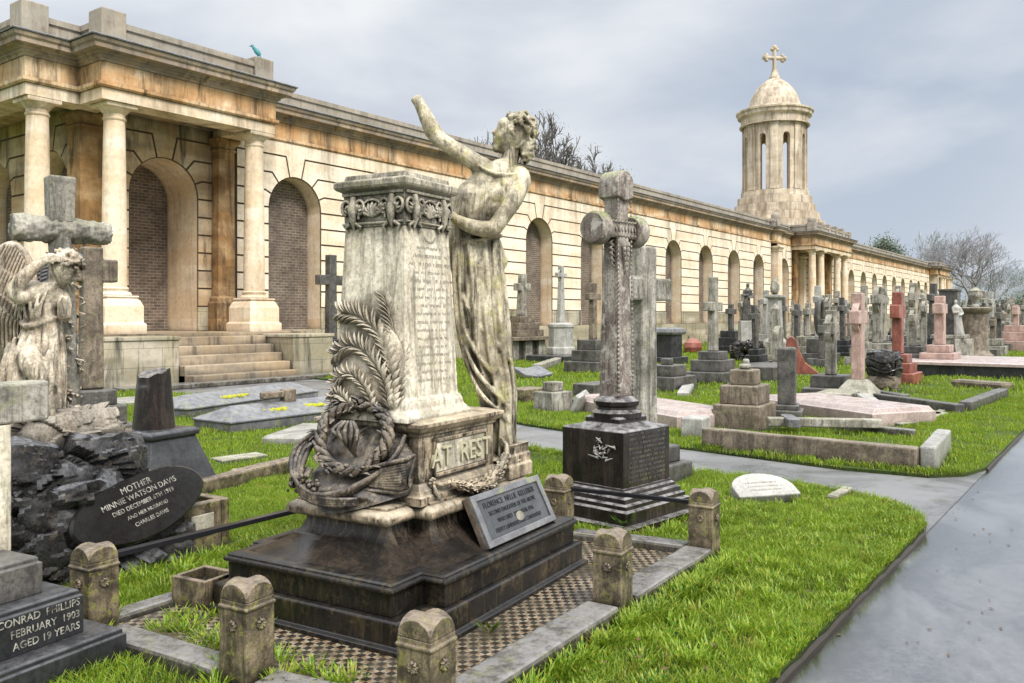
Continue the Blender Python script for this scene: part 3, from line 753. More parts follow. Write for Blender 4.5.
# ------------------------------------------------------------------ the tall monument: local a along the grave, b away from the road
MC = Vector((3.70, 3.44, 0)); MR = R(6)
mon = thing('angel_pedestal_monument', 'tall pale inscribed pedestal with carved palm, wreath and AT REST on black stepped base', 'monument', MC, MR)
def cruci(a0, a1, b0, b1, bay, c0, c1):
    """rectangle a0..a1 x b0..b1 with a bay to -bay between c0..c1"""
    def f(o):
        return [(-bay-o, c0-o), (a0-o, c0-o), (a0-o, b0-o), (a1+o, b0-o), (a1+o, b1+o), (a0-o, b1+o), (a0-o, c1+o), (-bay-o, c1+o)]
    return f
f1 = cruci(-.66, .86, -.69, .70, .90, -.58, .66)
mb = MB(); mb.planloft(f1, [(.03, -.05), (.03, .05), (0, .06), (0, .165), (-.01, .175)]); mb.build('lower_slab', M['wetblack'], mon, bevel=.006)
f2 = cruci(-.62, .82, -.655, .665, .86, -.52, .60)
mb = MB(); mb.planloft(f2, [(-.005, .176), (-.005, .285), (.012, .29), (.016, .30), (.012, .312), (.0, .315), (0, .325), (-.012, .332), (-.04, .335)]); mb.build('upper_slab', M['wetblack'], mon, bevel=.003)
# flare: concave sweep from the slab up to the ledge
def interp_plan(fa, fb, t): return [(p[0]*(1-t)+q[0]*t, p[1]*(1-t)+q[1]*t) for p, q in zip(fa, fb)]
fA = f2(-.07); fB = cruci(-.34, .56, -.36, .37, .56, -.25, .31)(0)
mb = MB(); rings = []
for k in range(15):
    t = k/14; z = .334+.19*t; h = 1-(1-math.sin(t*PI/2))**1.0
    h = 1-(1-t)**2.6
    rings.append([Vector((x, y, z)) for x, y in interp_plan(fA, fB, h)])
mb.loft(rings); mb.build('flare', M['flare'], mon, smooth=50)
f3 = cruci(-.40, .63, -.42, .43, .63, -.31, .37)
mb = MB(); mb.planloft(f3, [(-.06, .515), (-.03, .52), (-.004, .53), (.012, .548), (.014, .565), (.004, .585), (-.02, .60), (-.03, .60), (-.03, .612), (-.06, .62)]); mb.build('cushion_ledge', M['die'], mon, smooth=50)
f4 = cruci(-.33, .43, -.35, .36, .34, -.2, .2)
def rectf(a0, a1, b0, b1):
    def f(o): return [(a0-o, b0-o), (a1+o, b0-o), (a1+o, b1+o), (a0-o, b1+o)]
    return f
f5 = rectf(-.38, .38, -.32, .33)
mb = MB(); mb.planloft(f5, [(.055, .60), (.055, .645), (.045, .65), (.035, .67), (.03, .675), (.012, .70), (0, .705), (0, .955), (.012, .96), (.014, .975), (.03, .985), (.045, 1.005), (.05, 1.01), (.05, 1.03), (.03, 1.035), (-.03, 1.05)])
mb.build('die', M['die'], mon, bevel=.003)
# AT REST panel
mb = MB(); mb.box((.015, -.325, .83), (.50, .012, .165)); pn = mb.build('panel', M['shaft'], mon, bevel=.003)
fr = MB()
for dx, dz, sx, sz in ((0, .095, .55, .022), (0, -.095, .55, .022), (.264, 0, .022, .212), (-.264, 0, .022, .212)): fr.box((.015+dx, -.327, .83+dz), (sx, .024, sz))
fr.build('panel_frame', M['die'], pn, bevel=.004)
lettering('AT  REST', .155, M['letter_stone'], pn, facing((.015, -.333, .827), (1, 0, 0), (0, 0, 1)), .010, sx=.98)
# shaft
sc = (-.15, .0)
mb = MB(); mb.sq([(.305, .305, 1.035), (.305, .305, 1.06), (.29, .29, 1.085), (.275, .275, 1.10), (.27, .27, 1.13), (.262, .262, 1.15), (.25, .25, 1.16), (.210, .210, 2.10)], sc); mb.build('shaft', M['shaft'], mon, bevel=.006)
mb = MB(); mb.sq([(.216, .216, 2.10), (.220, .220, 2.115), (.213, .213, 2.125), (.217, .217, 2.28), (.225, .225, 2.30), (.250, .250, 2.312), (.257, .257, 2.325), (.257, .257, 2.352), (.248, .248, 2.36), (.215, .215, 2.365), (.210, .210, 2.395), (.18, .18, 2.40)], sc); cap_ = mb.build('capital', M['portland'], mon, bevel=.004)
# scrolls, shells and pendants on the frieze of the shaft
orn = MB()
def face_pt(face, x, z, out):
    """face 0: towards the road (-b), face 1: towards -a ; x measured along the face"""
    if face == 0: return Vector((sc[0]+x, sc[1]-.215-out, z))
    return Vector((sc[0]-.215-out, sc[1]-x, z))
for fc in (0, 1):
    for cx in (-.0, ):
        for k in range(7):
            a = R(20+k*23.3); orn.tube([face_pt(fc, cx, 2.155, .002), face_pt(fc, cx+.05*math.cos(a), 2.155+.05*math.sin(a)*1.1, .018), face_pt(fc, cx+.078*math.cos(a), 2.155+.085*math.sin(a), .006)], [.006, .013, .005], 6)
        orn.tube([face_pt(fc, cx+.095*math.cos(R(t)), 2.145+.105*math.sin(R(t)), .012) for t in range(0, 181, 15)], .009, 6)
    for cx in (-.135, .135):
        orn.tube([face_pt(fc, cx-.0, 2.27, .004), face_pt(fc, cx, 2.2, .014), face_pt(fc, cx, 2.14, .012), face_pt(fc, cx, 2.09, .002)], [.02, .030, .022, .008], 8)
        for s in (-1, 1):
            orn.tube([face_pt(fc, cx+s*(.045+.035*math.cos(R(t))*(1-t/560)), 2.215+.04*math.sin(R(t))*(1-t/560), .014) for t in range(-90, 300, 30)], .010, 6)
            orn.tube([face_pt(fc, cx+s*.02, 2.12, .015), face_pt(fc, cx+s*.055, 2.10, .012), face_pt(fc, cx+s*.04, 2.07, .008)], [.012, .010, .004], 6)
for fc in (0, 1):
    for cx in (-.165, -.1, .07, .1, .165):
        for k in range(5):
            a = R(-60+30*k); orn.tube([face_pt(fc, cx, 2.17, .004), face_pt(fc, cx+.022*math.sin(a), 2.17+.045*math.cos(a), .022), face_pt(fc, cx+.045*math.sin(a), 2.17+.07*math.cos(a), .004)], [.005, .011, .004], 5)
    orn.tube([face_pt(fc, -.215, 2.285, .008), face_pt(fc, .215, 2.285, .008)], .010, 6); orn.tube([face_pt(fc, -.215, 2.12, .006), face_pt(fc, .215, 2.12, .006)], .008, 6)
orn.build('scroll_frieze', M['portland'], cap_, smooth=60)
# wreath mark and lines of worn inscription on the road face
ins = MB()
rr = random.Random(4)
def shaft_half(z): return .25-(z-1.16)/.94*.040
for k in range(11):
    a = R(200+k*14); z = 2.055+.035*math.sin(a); ins.box((sc[0]+.02+.05*math.cos(a), sc[1]-shaft_half(z)-.001, z), (.010, .006, .010), ry=a)
for ln in range(17):
    z = 1.985-ln*.046; L = rr.uniform(.10, .19) if ln not in (2, 4) else .2; x = -L
    hgt = .018 if ln in (1, 2, 4) else .013
    while x < L:
        wd = rr.uniform(.004, .011)
        if rr.random() > .18:
            ins.box((sc[0]+.02+x, sc[1]-shaft_half(z)-.0005, z+rr.uniform(-.002, .002)), (wd*.45, .004, hgt), ry=rr.uniform(-.5, .5))
            if rr.random() > .5: ins.box((sc[0]+.02+x+wd*.4, sc[1]-shaft_half(z)-.0005, z+rr.choice((-1, 0, 1))*hgt*.45), (wd, .004, .003))
        x += wd+.006
ins.build('worn_inscription', M['engrave'], mon)
# palm fronds over the -a face and the near corner
def frond(mb, spine, L0, L1, n, nrm, w=.02, droop=.35, ang=.30):
    """long overlapping blade leaflets along a curved spine, lying close to the stone"""
    P = spline_([Vector(p) for p in spine], 14)
    mb.tube(P, [.016]*(len(P)-1)+[.005], 6)
    for i in range(n):
        t = (i+.5)/n; f = t*(len(P)-1); k = min(int(f), len(P)-2); p = P[k].lerp(P[k+1], f-k); d = (P[k+1]-P[k]).normalized()
        s = d.cross(nrm).normalized(); L = (L0+(L1-L0)*t)*math.sin(PI*(.22+.66*t))**.5
        for sg in (-1, 1):
            e = (d*1.0+s*sg*ang).normalized(); e2 = (d*1.0+s*sg*(ang+.5)).normalized()
            q1 = p+e*L*.4+nrm*(.014+.004*(i % 2)); q2 = q1+e2*L*.35+nrm*.004; q3 = q2+(e2-nrm*.15).normalized()*L*.3-nrm*.01
            mb.tube(spline_([p, q1, q2, q3], 7), [.006, w*.45, w*.6, w*.65, w*.6, w*.45, w*.25, .002], 6, flat=.5)
def spline_(P, n):
    out = []
    for i in range(n+1):
        t = i/n*(len(P)-1); k = min(int(t), len(P)-2); f = t-k
        p0 = P[max(k-1, 0)]; p1 = P[k]; p2 = P[k+1]; p3 = P[min(k+2, len(P)-1)]
        out.append(.5*((2*p1)+(p2-p0)*f+(2*p0-5*p1+4*p2-p3)*f*f+(3*p1-p0-3*p2+p3)*f**3))
    return out
pf = MB()
NA = Vector((-1, 0, 0)); NB = Vector((0, -1, 0)); ND = Vector((-1, -.6, 0)).normalized()
def fa(y, z, o=.02): return Vector((sc[0]-.245-o+.045*max(0, z-1.15), sc[1]+y*.9+.03, z+.02))
pf.ell((sc[0]-.25, sc[1]+.02, 1.22), (.05, .24, .20)); pf.ell((sc[0]-.25, sc[1]-.1, 1.35), (.03, .14, .2))
frond(pf, [fa(-.25, 1.06), fa(-.22, 1.28), fa(-.13, 1.47, .02), fa(.02, 1.57, .02), fa(.17, 1.60, .01)], .10, .17, 26, NA, .024)
frond(pf, [fa(-.22, 1.06, .02), fa(-.18, 1.22, .03), fa(-.08, 1.36, .05), fa(.06, 1.42, .05), fa(.2, 1.38, .03)], .10, .15, 24, NA, .024)
frond(pf, [fa(-.14, 1.05, .05), fa(-.08, 1.18, .07), fa(.02, 1.26, .08), fa(.14, 1.24, .07), fa(.21, 1.14, .05)], .08, .12, 20, NA, .022)
frond(pf, [fa(.0, 1.04, .06), fa(.06, 1.12, .08), fa(.15, 1.15, .07), fa(.22, 1.07, .06)], .07, .1, 14, NA, .022)
frond(pf, [fa(-.25, 1.06, .0), fa(-.258, 1.28, .0), fa(-.22, 1.46, .0), fa(-.14, 1.66, .0)], .10, .17, 22, ND, .020, ang=.25)
pf.build('palm_fronds', M['palm'], mon, smooth=60)
# dark wreath, ribbons and draped cloth on the bay
wr = MB()
wc = Vector((-.53, .0, .955)); tilt = Matrix.Rotation(R(8), 4, 'Z') @ Matrix.Rotation(R(-68), 4, 'Y') @ Matrix.Rotation(R(0), 4, 'Z')
def wpt(a, r, o=0): 
    v = Vector((r*math.cos(a), r*math.sin(a)*1.12, o)); return wc+(tilt @ v)
WRR = random.Random(5)
for tw_ in range(3):
    wr.tube([wpt(2*PI*k/48, .185+.020*math.cos(k*.9+tw_*2.1), .02*math.sin(k*.9+tw_*2.1)) for k in range(49)], .019, 7)
for k in range(70):
    a = 2*PI*k/70+WRR.uniform(-.05, .05); r = .185+WRR.uniform(-.03, .035)
    p = wpt(a, r, WRR.uniform(0, .03)); q = wpt(a+WRR.uniform(.1, .22), r+WRR.uniform(-.03, .035), WRR.uniform(.015, .04))
    wr.tube([p, p.lerp(q, .5)+Vector((0, 0, .006)), q], [.006, .017, .004], 6, flat=.5)
wr.build('wreath', M['carving'], mon, smooth=60)
cl = MB()
def strand(pts, w, n=14, flat=1.0):
    P = [Vector(p) for p in pts]; out = []
    for i in range(n+1):
        t = i/n*(len(P)-1); k = min(int(t), len(P)-2); f = t-k
        p0 = P[max(k-1, 0)]; p1 = P[k]; p2 = P[k+1]; p3 = P[min(k+2, len(P)-1)]
        out.append(.5*((2*p1)+(p2-p0)*f+(2*p0-5*p1+4*p2-p3)*f*f+(3*p1-p0-3*p2+p3)*f**3))
    return cl.tube(out, [w*(.55+.45*math.sin(PI*min(1, max(0, .12+.76*i/n)))) for i in range(n+1)], 8, flat=flat)
# heavy cloth spread over the bay, swept into folds
NS_, NT_ = 70, 60; grid = []
for i in range(NS_+1):
    s0 = i/NS_; row = []
    for j in range(NT_+1):
        t0_ = j/NT_
        y = (.35-.66*s0)*(1-.28*(1-t0_)**1.5)+.02*math.sin(9*t0_); z = 1.02-.40*t0_-.05*math.sin(PI*s0)*t0_+.045*abs(s0-.5)*2*t0_
        edge = math.sin(PI*min(1, max(0, s0)))**.35
        x = -.36-.30*(t0_**.65)*edge
        ph = 34*(s0*.75+t0_*.55)+3.5*math.sin(3.2*t0_+2.2*s0); ph2 = 22*(t0_*1.0-(s0-.5)**2*1.5)
        r_ = 1-abs(math.sin(ph*.5)); r2 = 1-abs(math.sin(ph2*.5+1))
        k_ = min(1, max(0, (t0_-.25)*3))
        x -= .034*(r_*(1-k_)+r2*k_)*edge+.02*mnoise.noise(Vector((s0*6, t0_*6, 2)))
        row.append(cl.b.verts.new((x, y, z)))
    grid.append(row)
for i in range(NS_):
    for j in range(NT_): cl.b.faces.new((grid[i][j], grid[i+1][j], grid[i+1][j+1], grid[i][j+1]))
for k in range(6):
    o = k*.020
    strand([(-.42, -.26+o*.3, .97-o), (-.52-o*.4, -.24+o, .84-o), (-.64, -.10+o*.5, .715-o*.6), (-.70, .08, .665-o*.25), (-.69, .24-o*.3, .70), (-.62, .32-o, .78)], .017)
for k in range(4):
    o = k*.018
    strand([(-.56+o, .22, .98-o*.4), (-.62+o, .32-o, .90), (-.68+o*.5, .31-o, .79), (-.70, .22, .70-o*.7), (-.70, .05, .65-o*.6), (-.66, -.14, .66-o*.5)], .016)
for k in range(5):
    a = -1.0+.5*k
    strand([(-.54, -.02, .86), (-.60, .05*math.sin(a)-.02, .90+.015*k), (-.60, .10*math.sin(a), .99), (-.55, .04*math.sin(a)+.02, 1.04)], .014)
# pointed shield shaped flap turning round the corner
for k in range(9):
    f = k/8
    strand([(-.58, -.12-.03*f, .78-.06*f), (-.52, -.30-.01*f, .83-.12*f), (-.50, -.32, .83-.07*f), (-.44, -.325, .85-.02*f)], .017-.005*abs(f-.5))
strand([(-.60, -.10, .80), (-.52, -.33, .86), (-.50, -.335, .865), (-.43, -.33, .87)], .014)
strand([(-.60, -.12, .70), (-.50, -.33, .69), (-.48, -.335, .76), (-.43, -.33, .86)], .014)
for k in range(70):
    y = WRR.uniform(.10, .33); z = WRR.uniform(.66, .76)
    cl.ell((-.69+WRR.uniform(-.015, .015), y, z), WRR.uniform(.008, .015), None, 7, 5)
cl.build('carved_drapery', M['carving'], mon, smooth=60)
# garland hanging in front of the die, rosette at its left end
sw = MB()
SWP = [Vector((-.20+.60*t, -.40-.03*math.sin(PI*t), .70-.09*math.sin(PI*t)**.8+.0*t+.06*t)) for t in [i/22 for i in range(23)]]
sw.tube(SWP, [.016+.018*math.sin(PI*i/22) for i in range(23)], 8)
for i in range(200):
    t = WRR.random(); k = min(int(t*22), 21); p = SWP[k].lerp(SWP[k+1], t*22-k); a = WRR.uniform(0, 2*PI); r_ = .018+.02*math.sin(PI*t)
    n_ = Vector((0, math.cos(a), math.sin(a))); d = (SWP[k+1]-SWP[k]).normalized()
    sw.tube([p+n_*r_*.7, p+n_*r_*1.15+d*.016, p+n_*r_*.95+d*.034], [.004, .011, .003], 5, flat=.5)
sw.tube([SWP[-1], SWP[-1]+Vector((.03, .02, .06)), SWP[-1]+Vector((.02, .05, .1))], [.02, .016, .01], 7)
for k in range(8):
    a = 2*PI*k/8; sw.ell((-.29+.022*math.cos(a), -.345, .70+.022*math.sin(a)), (.013, .012, .013), None, 8, 5)
sw.ell((-.29, -.355, .70), .014, None, 8, 6)
sw.tube([(-.29, -.35, .70), (-.25, -.38, .69), (-.20, -.40, .70)], [.010, .014, .016], 6); sw.tube([(-.29, -.35, .70), (-.31, -.38, .66), (-.29, -.40, .62)], [.010, .015, .006], 6)
sw.build('garland', M['die'], mon, smooth=60)
# block under the statue
mb = MB(); mb.sq([(.145, .16, .60), (.145, .16, .68), (.135, .15, .69), (.135, .15, .74), (.125, .14, .75), (.125, .14, .79), (.12, .15, .81)], (.57, -.25)); mb.build('statue_block', M['die'], mon, bevel=.006)

# leaning memorial tablet (a thing of its own propped on the base)
tb = thing('memorial_tablet', 'framed grey slate tablet with four lines of lettering propped against the black pedestal base', 'tablet', MC, MR)
a0_, a1_ = -.13, .65
bot = Vector((0, -.60, .338)); topv = Vector((0, -.465, .605)); up_ = (topv-bot).normalized(); n_ = Vector((1, 0, 0)).cross(up_).normalized()
Lh = (topv-bot).length; cx = (a0_+a1_)/2; mid = Vector((cx, 0, 0))+(bot+topv)/2
Mt = facing(mid, (1, 0, 0), up_)
mb = MB(); mb.box((0, 0, -.02), (a1_-a0_, Lh, .045)); me = mb.mesh('slab'); me.transform(Mt); link('slab', me, M['brown'], tb, bevel=.006)
mb = MB(); mb.box((0, 0, .0045), (a1_-a0_-.09, Lh-.075, .006)); me = mb.mesh('inscribed_face'); me.transform(Mt); ifc = link('inscribed_face', me, M['plaque'], tb)
mb = MB()
for dx, dy, sx, sy in ((0, Lh/2-.019, a1_-a0_, .038), (0, -Lh/2+.019, a1_-a0_, .038), ((a1_-a0_)/2-.022, 0, .044, Lh-.07), (-(a1_-a0_)/2+.022, 0, .044, Lh-.07)): mb.box((dx, dy, .009), (sx, sy, .02))
me = mb.mesh('frame'); me.transform(Mt); link('frame', me, M['slate'], tb, bevel=.004)
for i, (s_, sz) in enumerate((('FLORENCE  NELLIE  KELLERER', .047), ('SECOND DAUGHTER OF THE ABOVE', .036), ('WHO DIED  21ST  YEAR 1916', .036), ('DEEPLY LAMENTED AND CONTENTED', .034))):
    lettering(s_, sz, M['letter_black'], ifc, Mt @ Matrix.Translation((0, .075-.05*i, .0095)), .0008, sx=.93 if i == 0 else .88)
mb = MB(); mb.ell((0, 0, 0), (.045, .03, .006)); me = mb.mesh('lichen_patch'); me.transform(Mt @ Matrix.Translation((.03, -.045, .009))); link('lichen_patch', me, M['grey'], ifc)

# ------------------------------------------------------------------ figure tools
def figure(name, mb, mat, parent, voxel=.008, smooth=3, disp=.004, size=.03):
    o = mb.build(name, mat, parent)
    m1 = o.modifiers.new('remesh', 'REMESH'); m1.mode = 'VOXEL'; m1.voxel_size = voxel; m1.use_smooth_shade = True
    m2 = o.modifiers.new('smooth', 'SMOOTH'); m2.factor = .5; m2.iterations = smooth
    if disp:
        tx = bpy.data.textures.new('weathering', 'CLOUDS'); tx.noise_scale = size; tx.noise_depth = 3
        m3 = o.modifiers.new('weathering', 'DISPLACE'); m3.texture = tx; m3.strength = disp; m3.mid_level = .5; m3.texture_coords = 'LOCAL'
    return o
def spline(pts, n):
    P = [Vector(p) for p in pts]; out = []
    for i in range(n+1):
        t = i/n*(len(P)-1); k = min(int(t), len(P)-2); f = t-k
        p0 = P[max(k-1, 0)]; p1 = P[k]; p2 = P[k+1]; p3 = P[min(k+2, len(P)-1)]
        out.append(.5*((2*p1)+(p2-p0)*f+(2*p0-5*p1+4*p2-p3)*f*f+(3*p1-p0-3*p2+p3)*f**3))
    return out
def lerp_list(vals, n):
    out = []
    for i in range(n+1):
        t = i/n*(len(vals)-1); k = min(int(t), len(vals)-2); f = t-k
        out.append(vals[k]*(1-f)+vals[k+1]*f)
    return out

# ------------------------------------------------------------------ the leaning statue
wpos = MC+rotz((.57, -.25, 0), MR)
YS = wpos.x*FW[0]+wpos.y*FW[1]; K = YS/F
px0 = 512+(wpos.x*RT[0]+wpos.y*RT[1])/K
ZB = .80
py0 = HZ+(EYE-ZB)/K
st = thing('stone_statue', 'robed stone woman leaning on the tall pedestal with one arm raised and head thrown back', 'statue', (wpos.x, wpos.y, ZB), R(-53.7))
def S(px, py, y=0.0): return Vector(((px-px0)*K, y, (py0-py)*K))
rb = MB()
ring_def = [(452, 499, 18, .15), (440, 499, 16, .145), (420, 500, 15.5, .14), (395, 498, 18, .155), (361, 489, 23, .17), (330, 484, 25, .175), (307, 481, 25.5, .18), (280, 479, 25, .18), (255, 474, 26, .165), (238, 473, 25, .15), (215, 472.5, 25, .155), (197, 478.5, 26, .155), (184, 486, 24.5, .135), (174, 494, 20, .11), (166, 499, 14, .09), (160, 504, 9, .06)]
NR = 90
ys = lerp_list([r[0] for r in ring_def], 70); cxs = lerp_list([r[1] for r in ring_def], 70); rxs = lerp_list([r[2] for r in ring_def], 70); rys = lerp_list([r[3] for r in ring_def], 70)
rings = []
for i in range(71):
    low = min(1, max(0, (ys[i]-190)/200)); chest = 1 if ys[i] < 245 else 0
    ring = []
    for k in range(NR):
        th = 2*PI*k/NR
        s1 = math.sin(11*th+3.2*low*2-1.0)+.5*math.sin(19*th+5*low+1.3)
        fold = (abs(s1)**.6*(1 if s1 > 0 else -1))
        amp = .035+.085*low if ys[i] > 240 else .03
        if ys[i] < 180: amp = .012
        m_ = 1+amp*fold
        c = S(cxs[i], ys[i])
        # belly and knee pushing towards the viewer
        kn = .035*math.exp(-((ys[i]-330)/28)**2)*max(0, -math.sin(th))
        ring.append(c+Vector((rxs[i]*K*math.cos(th)*m_, (rys[i]*math.sin(th))*m_-kn, 0)))
    rings.append(ring)
rb.loft(rings)
def rt(pts, rad, seg=8, n=18): rb.tube(spline(pts, n), lerp_list(rad, n), seg, round_ends=True)
# long folds sweeping from the waist down to the feet
for k, (xa, xb, yo) in enumerate(((455, 489, -.125), (461, 493, -.145), (468, 497, -.155), (476, 502, -.16), (486, 506, -.152), (494, 510, -.12), (500, 513, -.07))):
    rt([S(xa, 244, yo*.9), S(xa+1, 290, yo*1.02), S(xa+7, 340, yo*1.05), S((xa+xb)/2+7, 385, yo*.95), S(xb, 425, yo*.85), S(xb+1, 448, yo*.85)], [.010, .016, .018, .017, .014, .016])
for k, (xa, ya, xb, yb) in enumerate(((458, 300, 500, 380), (460, 325, 504, 400), (466, 352, 505, 415), (456, 275, 503, 350))):
    rt([S(xa, ya, -.10), S((xa+xb)/2-6, (ya+yb)/2+4, -.19), S(xb, yb, -.15), S(511, yb+14, -.06)], [.008, .015, .015, .008])
# bodice: folds from the shoulders, girdle, neckline
for (xa, xb) in ((482, 462), (487, 467), (491, 472), (497, 478), (503, 484), (509, 490)):
    rt([S(xa+3, 182, -.10), S((xa+xb)/2, 200, -.140), S(xb, 222, -.128), S(xb-2, 238, -.125)], [.006, .010, .010, .006])
rt([S(452, 240, -.02), S(462, 243, -.13), S(478, 242, -.158), S(497, 238, -.12), S(501, 236, 0)], [.014]*3)
rt([S(479, 168, -.08), S(492, 176, -.13), S(508, 178, -.12), S(522, 174, -.06)], [.010, .014, .010])
rb.ell(S(472, 199, -.09), (.075, .08, .085)); rb.ell(S(497, 197, -.10), (.07, .07, .08))
# sash hanging behind the hip
rt([S(497, 240, .02), S(500, 252, .03), S(504, 262, .02), S(500, 272, .0)], [.022, .03, .026, .012]); rt([S(494, 242, .06), S(498, 256, .07), S(503, 266, .06)], [.02, .024, .014])
# shoulders, neck
rb.ell(S(482, 168, -.0), (.075, .09, .07)); rb.ell(S(519, 179, -.02), (.075, .09, .08))
rb.tube([S(500, 176, 0), S(508, 166, 0), S(512, 152, 0), S(515, 143, 0)], [.085, .062, .054, .058], 14)
# raised arm with its hand broken away
rt([S(484, 168, -.02), S(466, 158, -.06), S(450, 148, -.09), S(440, 142, -.10)], [.058, .054, .048, .046], 14)
rb.tube([S(441, 143, -.10), S(434, 134, -.10), S(427, 119, -.09), S(421, 107, -.08), S(417, 101, -.07)], [.050, .054, .045, .036, .036], 14)
# lowered arm resting its hand on the pedestal
rt([S(521, 182, -.06), S(514, 200, -.12), S(504, 218, -.17), S(495, 231, -.19)], [.066, .062, .052, .050], 14)
rt([S(495, 232, -.19), S(482, 232, -.20), S(468, 228, -.20), S(457, 222, -.18)], [.050, .050, .042, .030], 14)
rb.ell(S(503, 190, -.06), (.10, .09, .10)); rb.ell(S(497, 212, -.07), (.085, .09, .10)); rb.ell(S(512, 186, -.06), (.07, .07, .07))
hc = S(452, 219, -.175)
rb.ell(hc, (.045, .03, .022), Matrix.Rotation(R(-20), 4, 'Y'))
for i, (dy, L) in enumerate(((-.024, .055), (-.008, .066), (.008, .064), (.022, .052))):
    b0 = hc+Vector((-.030, dy, .004)); rb.tube([b0, b0+Vector((-L*.5, 0, .006)), b0+Vector((-L*.85, 0, -.006)), b0+Vector((-L, 0, -.022))], [.0095, .0095, .0085, .006], 7, round_ends=True)
rb.tube([hc+Vector((-.0, -.028, 0)), hc+Vector((-.03, -.045, .012)), hc+Vector((-.055, -.045, .008))], [.011, .010, .007], 7, round_ends=True)
# head thrown back, face turned up to the left
H = S(513, 134, 0); HR = Matrix.Rotation(R(14), 4, 'Y')
def hp(x, y, z): return H+(HR @ Vector((x, y, z)))*.90
rb.ell(hp(.02, 0, .01), (.106, .088, .117), HR, 20, 14)
rb.ell(hp(-.045, 0, -.035), (.070, .068, .108), HR, 18, 12); rb.ell(hp(-.045, 0, .045), (.072, .070, .055), HR, 16, 10)
rb.ell(hp(-.085, 0, -.125), (.032, .038, .028), HR)             # chin
rb.ell(hp(-.04, 0, -.105), (.06, .058, .035), HR)               # jaw
rb.tube([hp(-.106, 0, .030), hp(-.122, 0, .0), hp(-.140, 0, -.026), hp(-.116, 0, -.036)], [.010, .011, .015, .010], 8, round_ends=True)   # nose
for s in (-1, 1):
    rb.tube([hp(-.080, s*.060, .022), hp(-.096, s*.038, .032), hp(-.104, s*.014, .026)], [.006, .010, .008], 7, round_ends=True)  # brow
    rb.ell(hp(-.096, s*.034, .010), (.016, .019, .011), HR)     # eyes
    rb.ell(hp(-.080, s*.045, -.045), (.026, .026, .03), HR)     # cheek
rb.ell(hp(-.118, 0, -.066), (.013, .024, .007), HR); rb.ell(hp(-.114, 0, -.082), (.013, .020, .008), HR)
for s in (-1, 1): rb.ell(hp(.005, s*.095, -.02), (.022, .012, .034), HR)
hr = MB(); HRR = random.Random(9)
for k in range(150):
    a = HRR.uniform(-.15, 1.0)*PI; b_ = HRR.uniform(-1, 1)
    x = .02-.120*math.cos(a)*math.sqrt(1-b_*b_*.9); z = .02+.135*math.sin(a)*math.sqrt(1-b_*b_*.9); y = .102*b_
    if x < -.035 and z < .095: continue
    p = hp(x, y, z); q = hp(x+HRR.uniform(.01, .04), y+HRR.uniform(-.025, .025), z+HRR.uniform(-.045, .01)); m_ = (p+q)/2+(p-H).normalized()*.014
    hr.tube([p, m_, q], [.010, .017, .009], 7, round_ends=True)
for k in range(46):      # rolled knot low at the back
    a = HRR.uniform(0, 2*PI); c = hp(.115, 0, -.075)
    p = c+Vector((.04*math.cos(a), HRR.uniform(-.05, .05), .06*math.sin(a))); q = p+Vector((HRR.uniform(-.03, .03), HRR.uniform(-.02, .02), HRR.uniform(-.04, .02)))
    hr.tube([p, (p+q)/2+Vector((.01, 0, 0)), q], [.012, .018, .010], 7, round_ends=True)
hr.ell(hp(.03, 0, .02), (.106, .090, .115), HR, 16, 10); hr.ell(hp(.11, 0, -.07), (.05, .06, .07), HR)
# bare feet on the block
for (fx, fy, dy) in ((492, 452, -.12), (505, 452, -.10)):
    rb.ell(S(fx, fy-2, dy+.05), (.034, .07, .035)); rb.ell(S(fx-1, fy+2, dy-.02), (.038, .055, .022))
    for t in range(5): rb.tube([S(fx-5+t*2.4, fy+2, dy-.05), S(fx-5.5+t*2.5, fy+4, dy-.085+.006*abs(t-1))], [.009, .008], 6, round_ends=True)
rb.ell(S(500, 458, 0), (.15, .17, .03))
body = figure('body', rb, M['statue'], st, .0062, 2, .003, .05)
figure('hair', hr, M['statue'], body, .005, 1, .002, .03)

# ------------------------------------------------------------------ bollards, kerbs, rails and tiled floor of the plot
tiles = MB(); tiles.prism([(2.47, 2.12), (5.35, 2.3), (5.15, 4.25), (2.2, 4.2)], -.02, .03)
o = tiles.build('tiled_plot_floor', M['tiles']); tag(o, 'black and cream patterned tile floor around the AT REST pedestal', 'tiled floor')
keep(3.8, 3.25, 1.45, 1.05, R(3))
def bollard_mesh():
    b = MB(); b.sq([(.083, .083, -.05), (.081, .081, .345), (.087, .087, .35), (.087, .087, .36), (.081, .081, .365), (.080, .080, .385)])
    # cross vaulted cap: two barrel ridges crossing
    n = 10
    for ax in (0, 1):
        rings = []
        for y in (-.080, .080):
            ring = []
            for k in range(n+1):
                a = PI*k/n; x = .080*math.cos(a); z = .385+.072*math.sin(a)
                ring.append(Vector((x, y, z)) if ax == 0 else Vector((y, x, z)))
            rings.append(ring)
        b.loft(rings, True, True)
    me = b.mesh('post'); return me
bm_ = bollard_mesh()
dm = MB(); 
for k in range(8):
    a = PI/4*k; dm.tube([(0, -.082, .28), (.018*math.cos(a), -.087, .28+.018*math.sin(a)), (.026*math.cos(a+.3), -.083, .28+.026*math.sin(a+.3))], [.006, .009, .003], 5)
dme = dm.mesh('flower_carving')
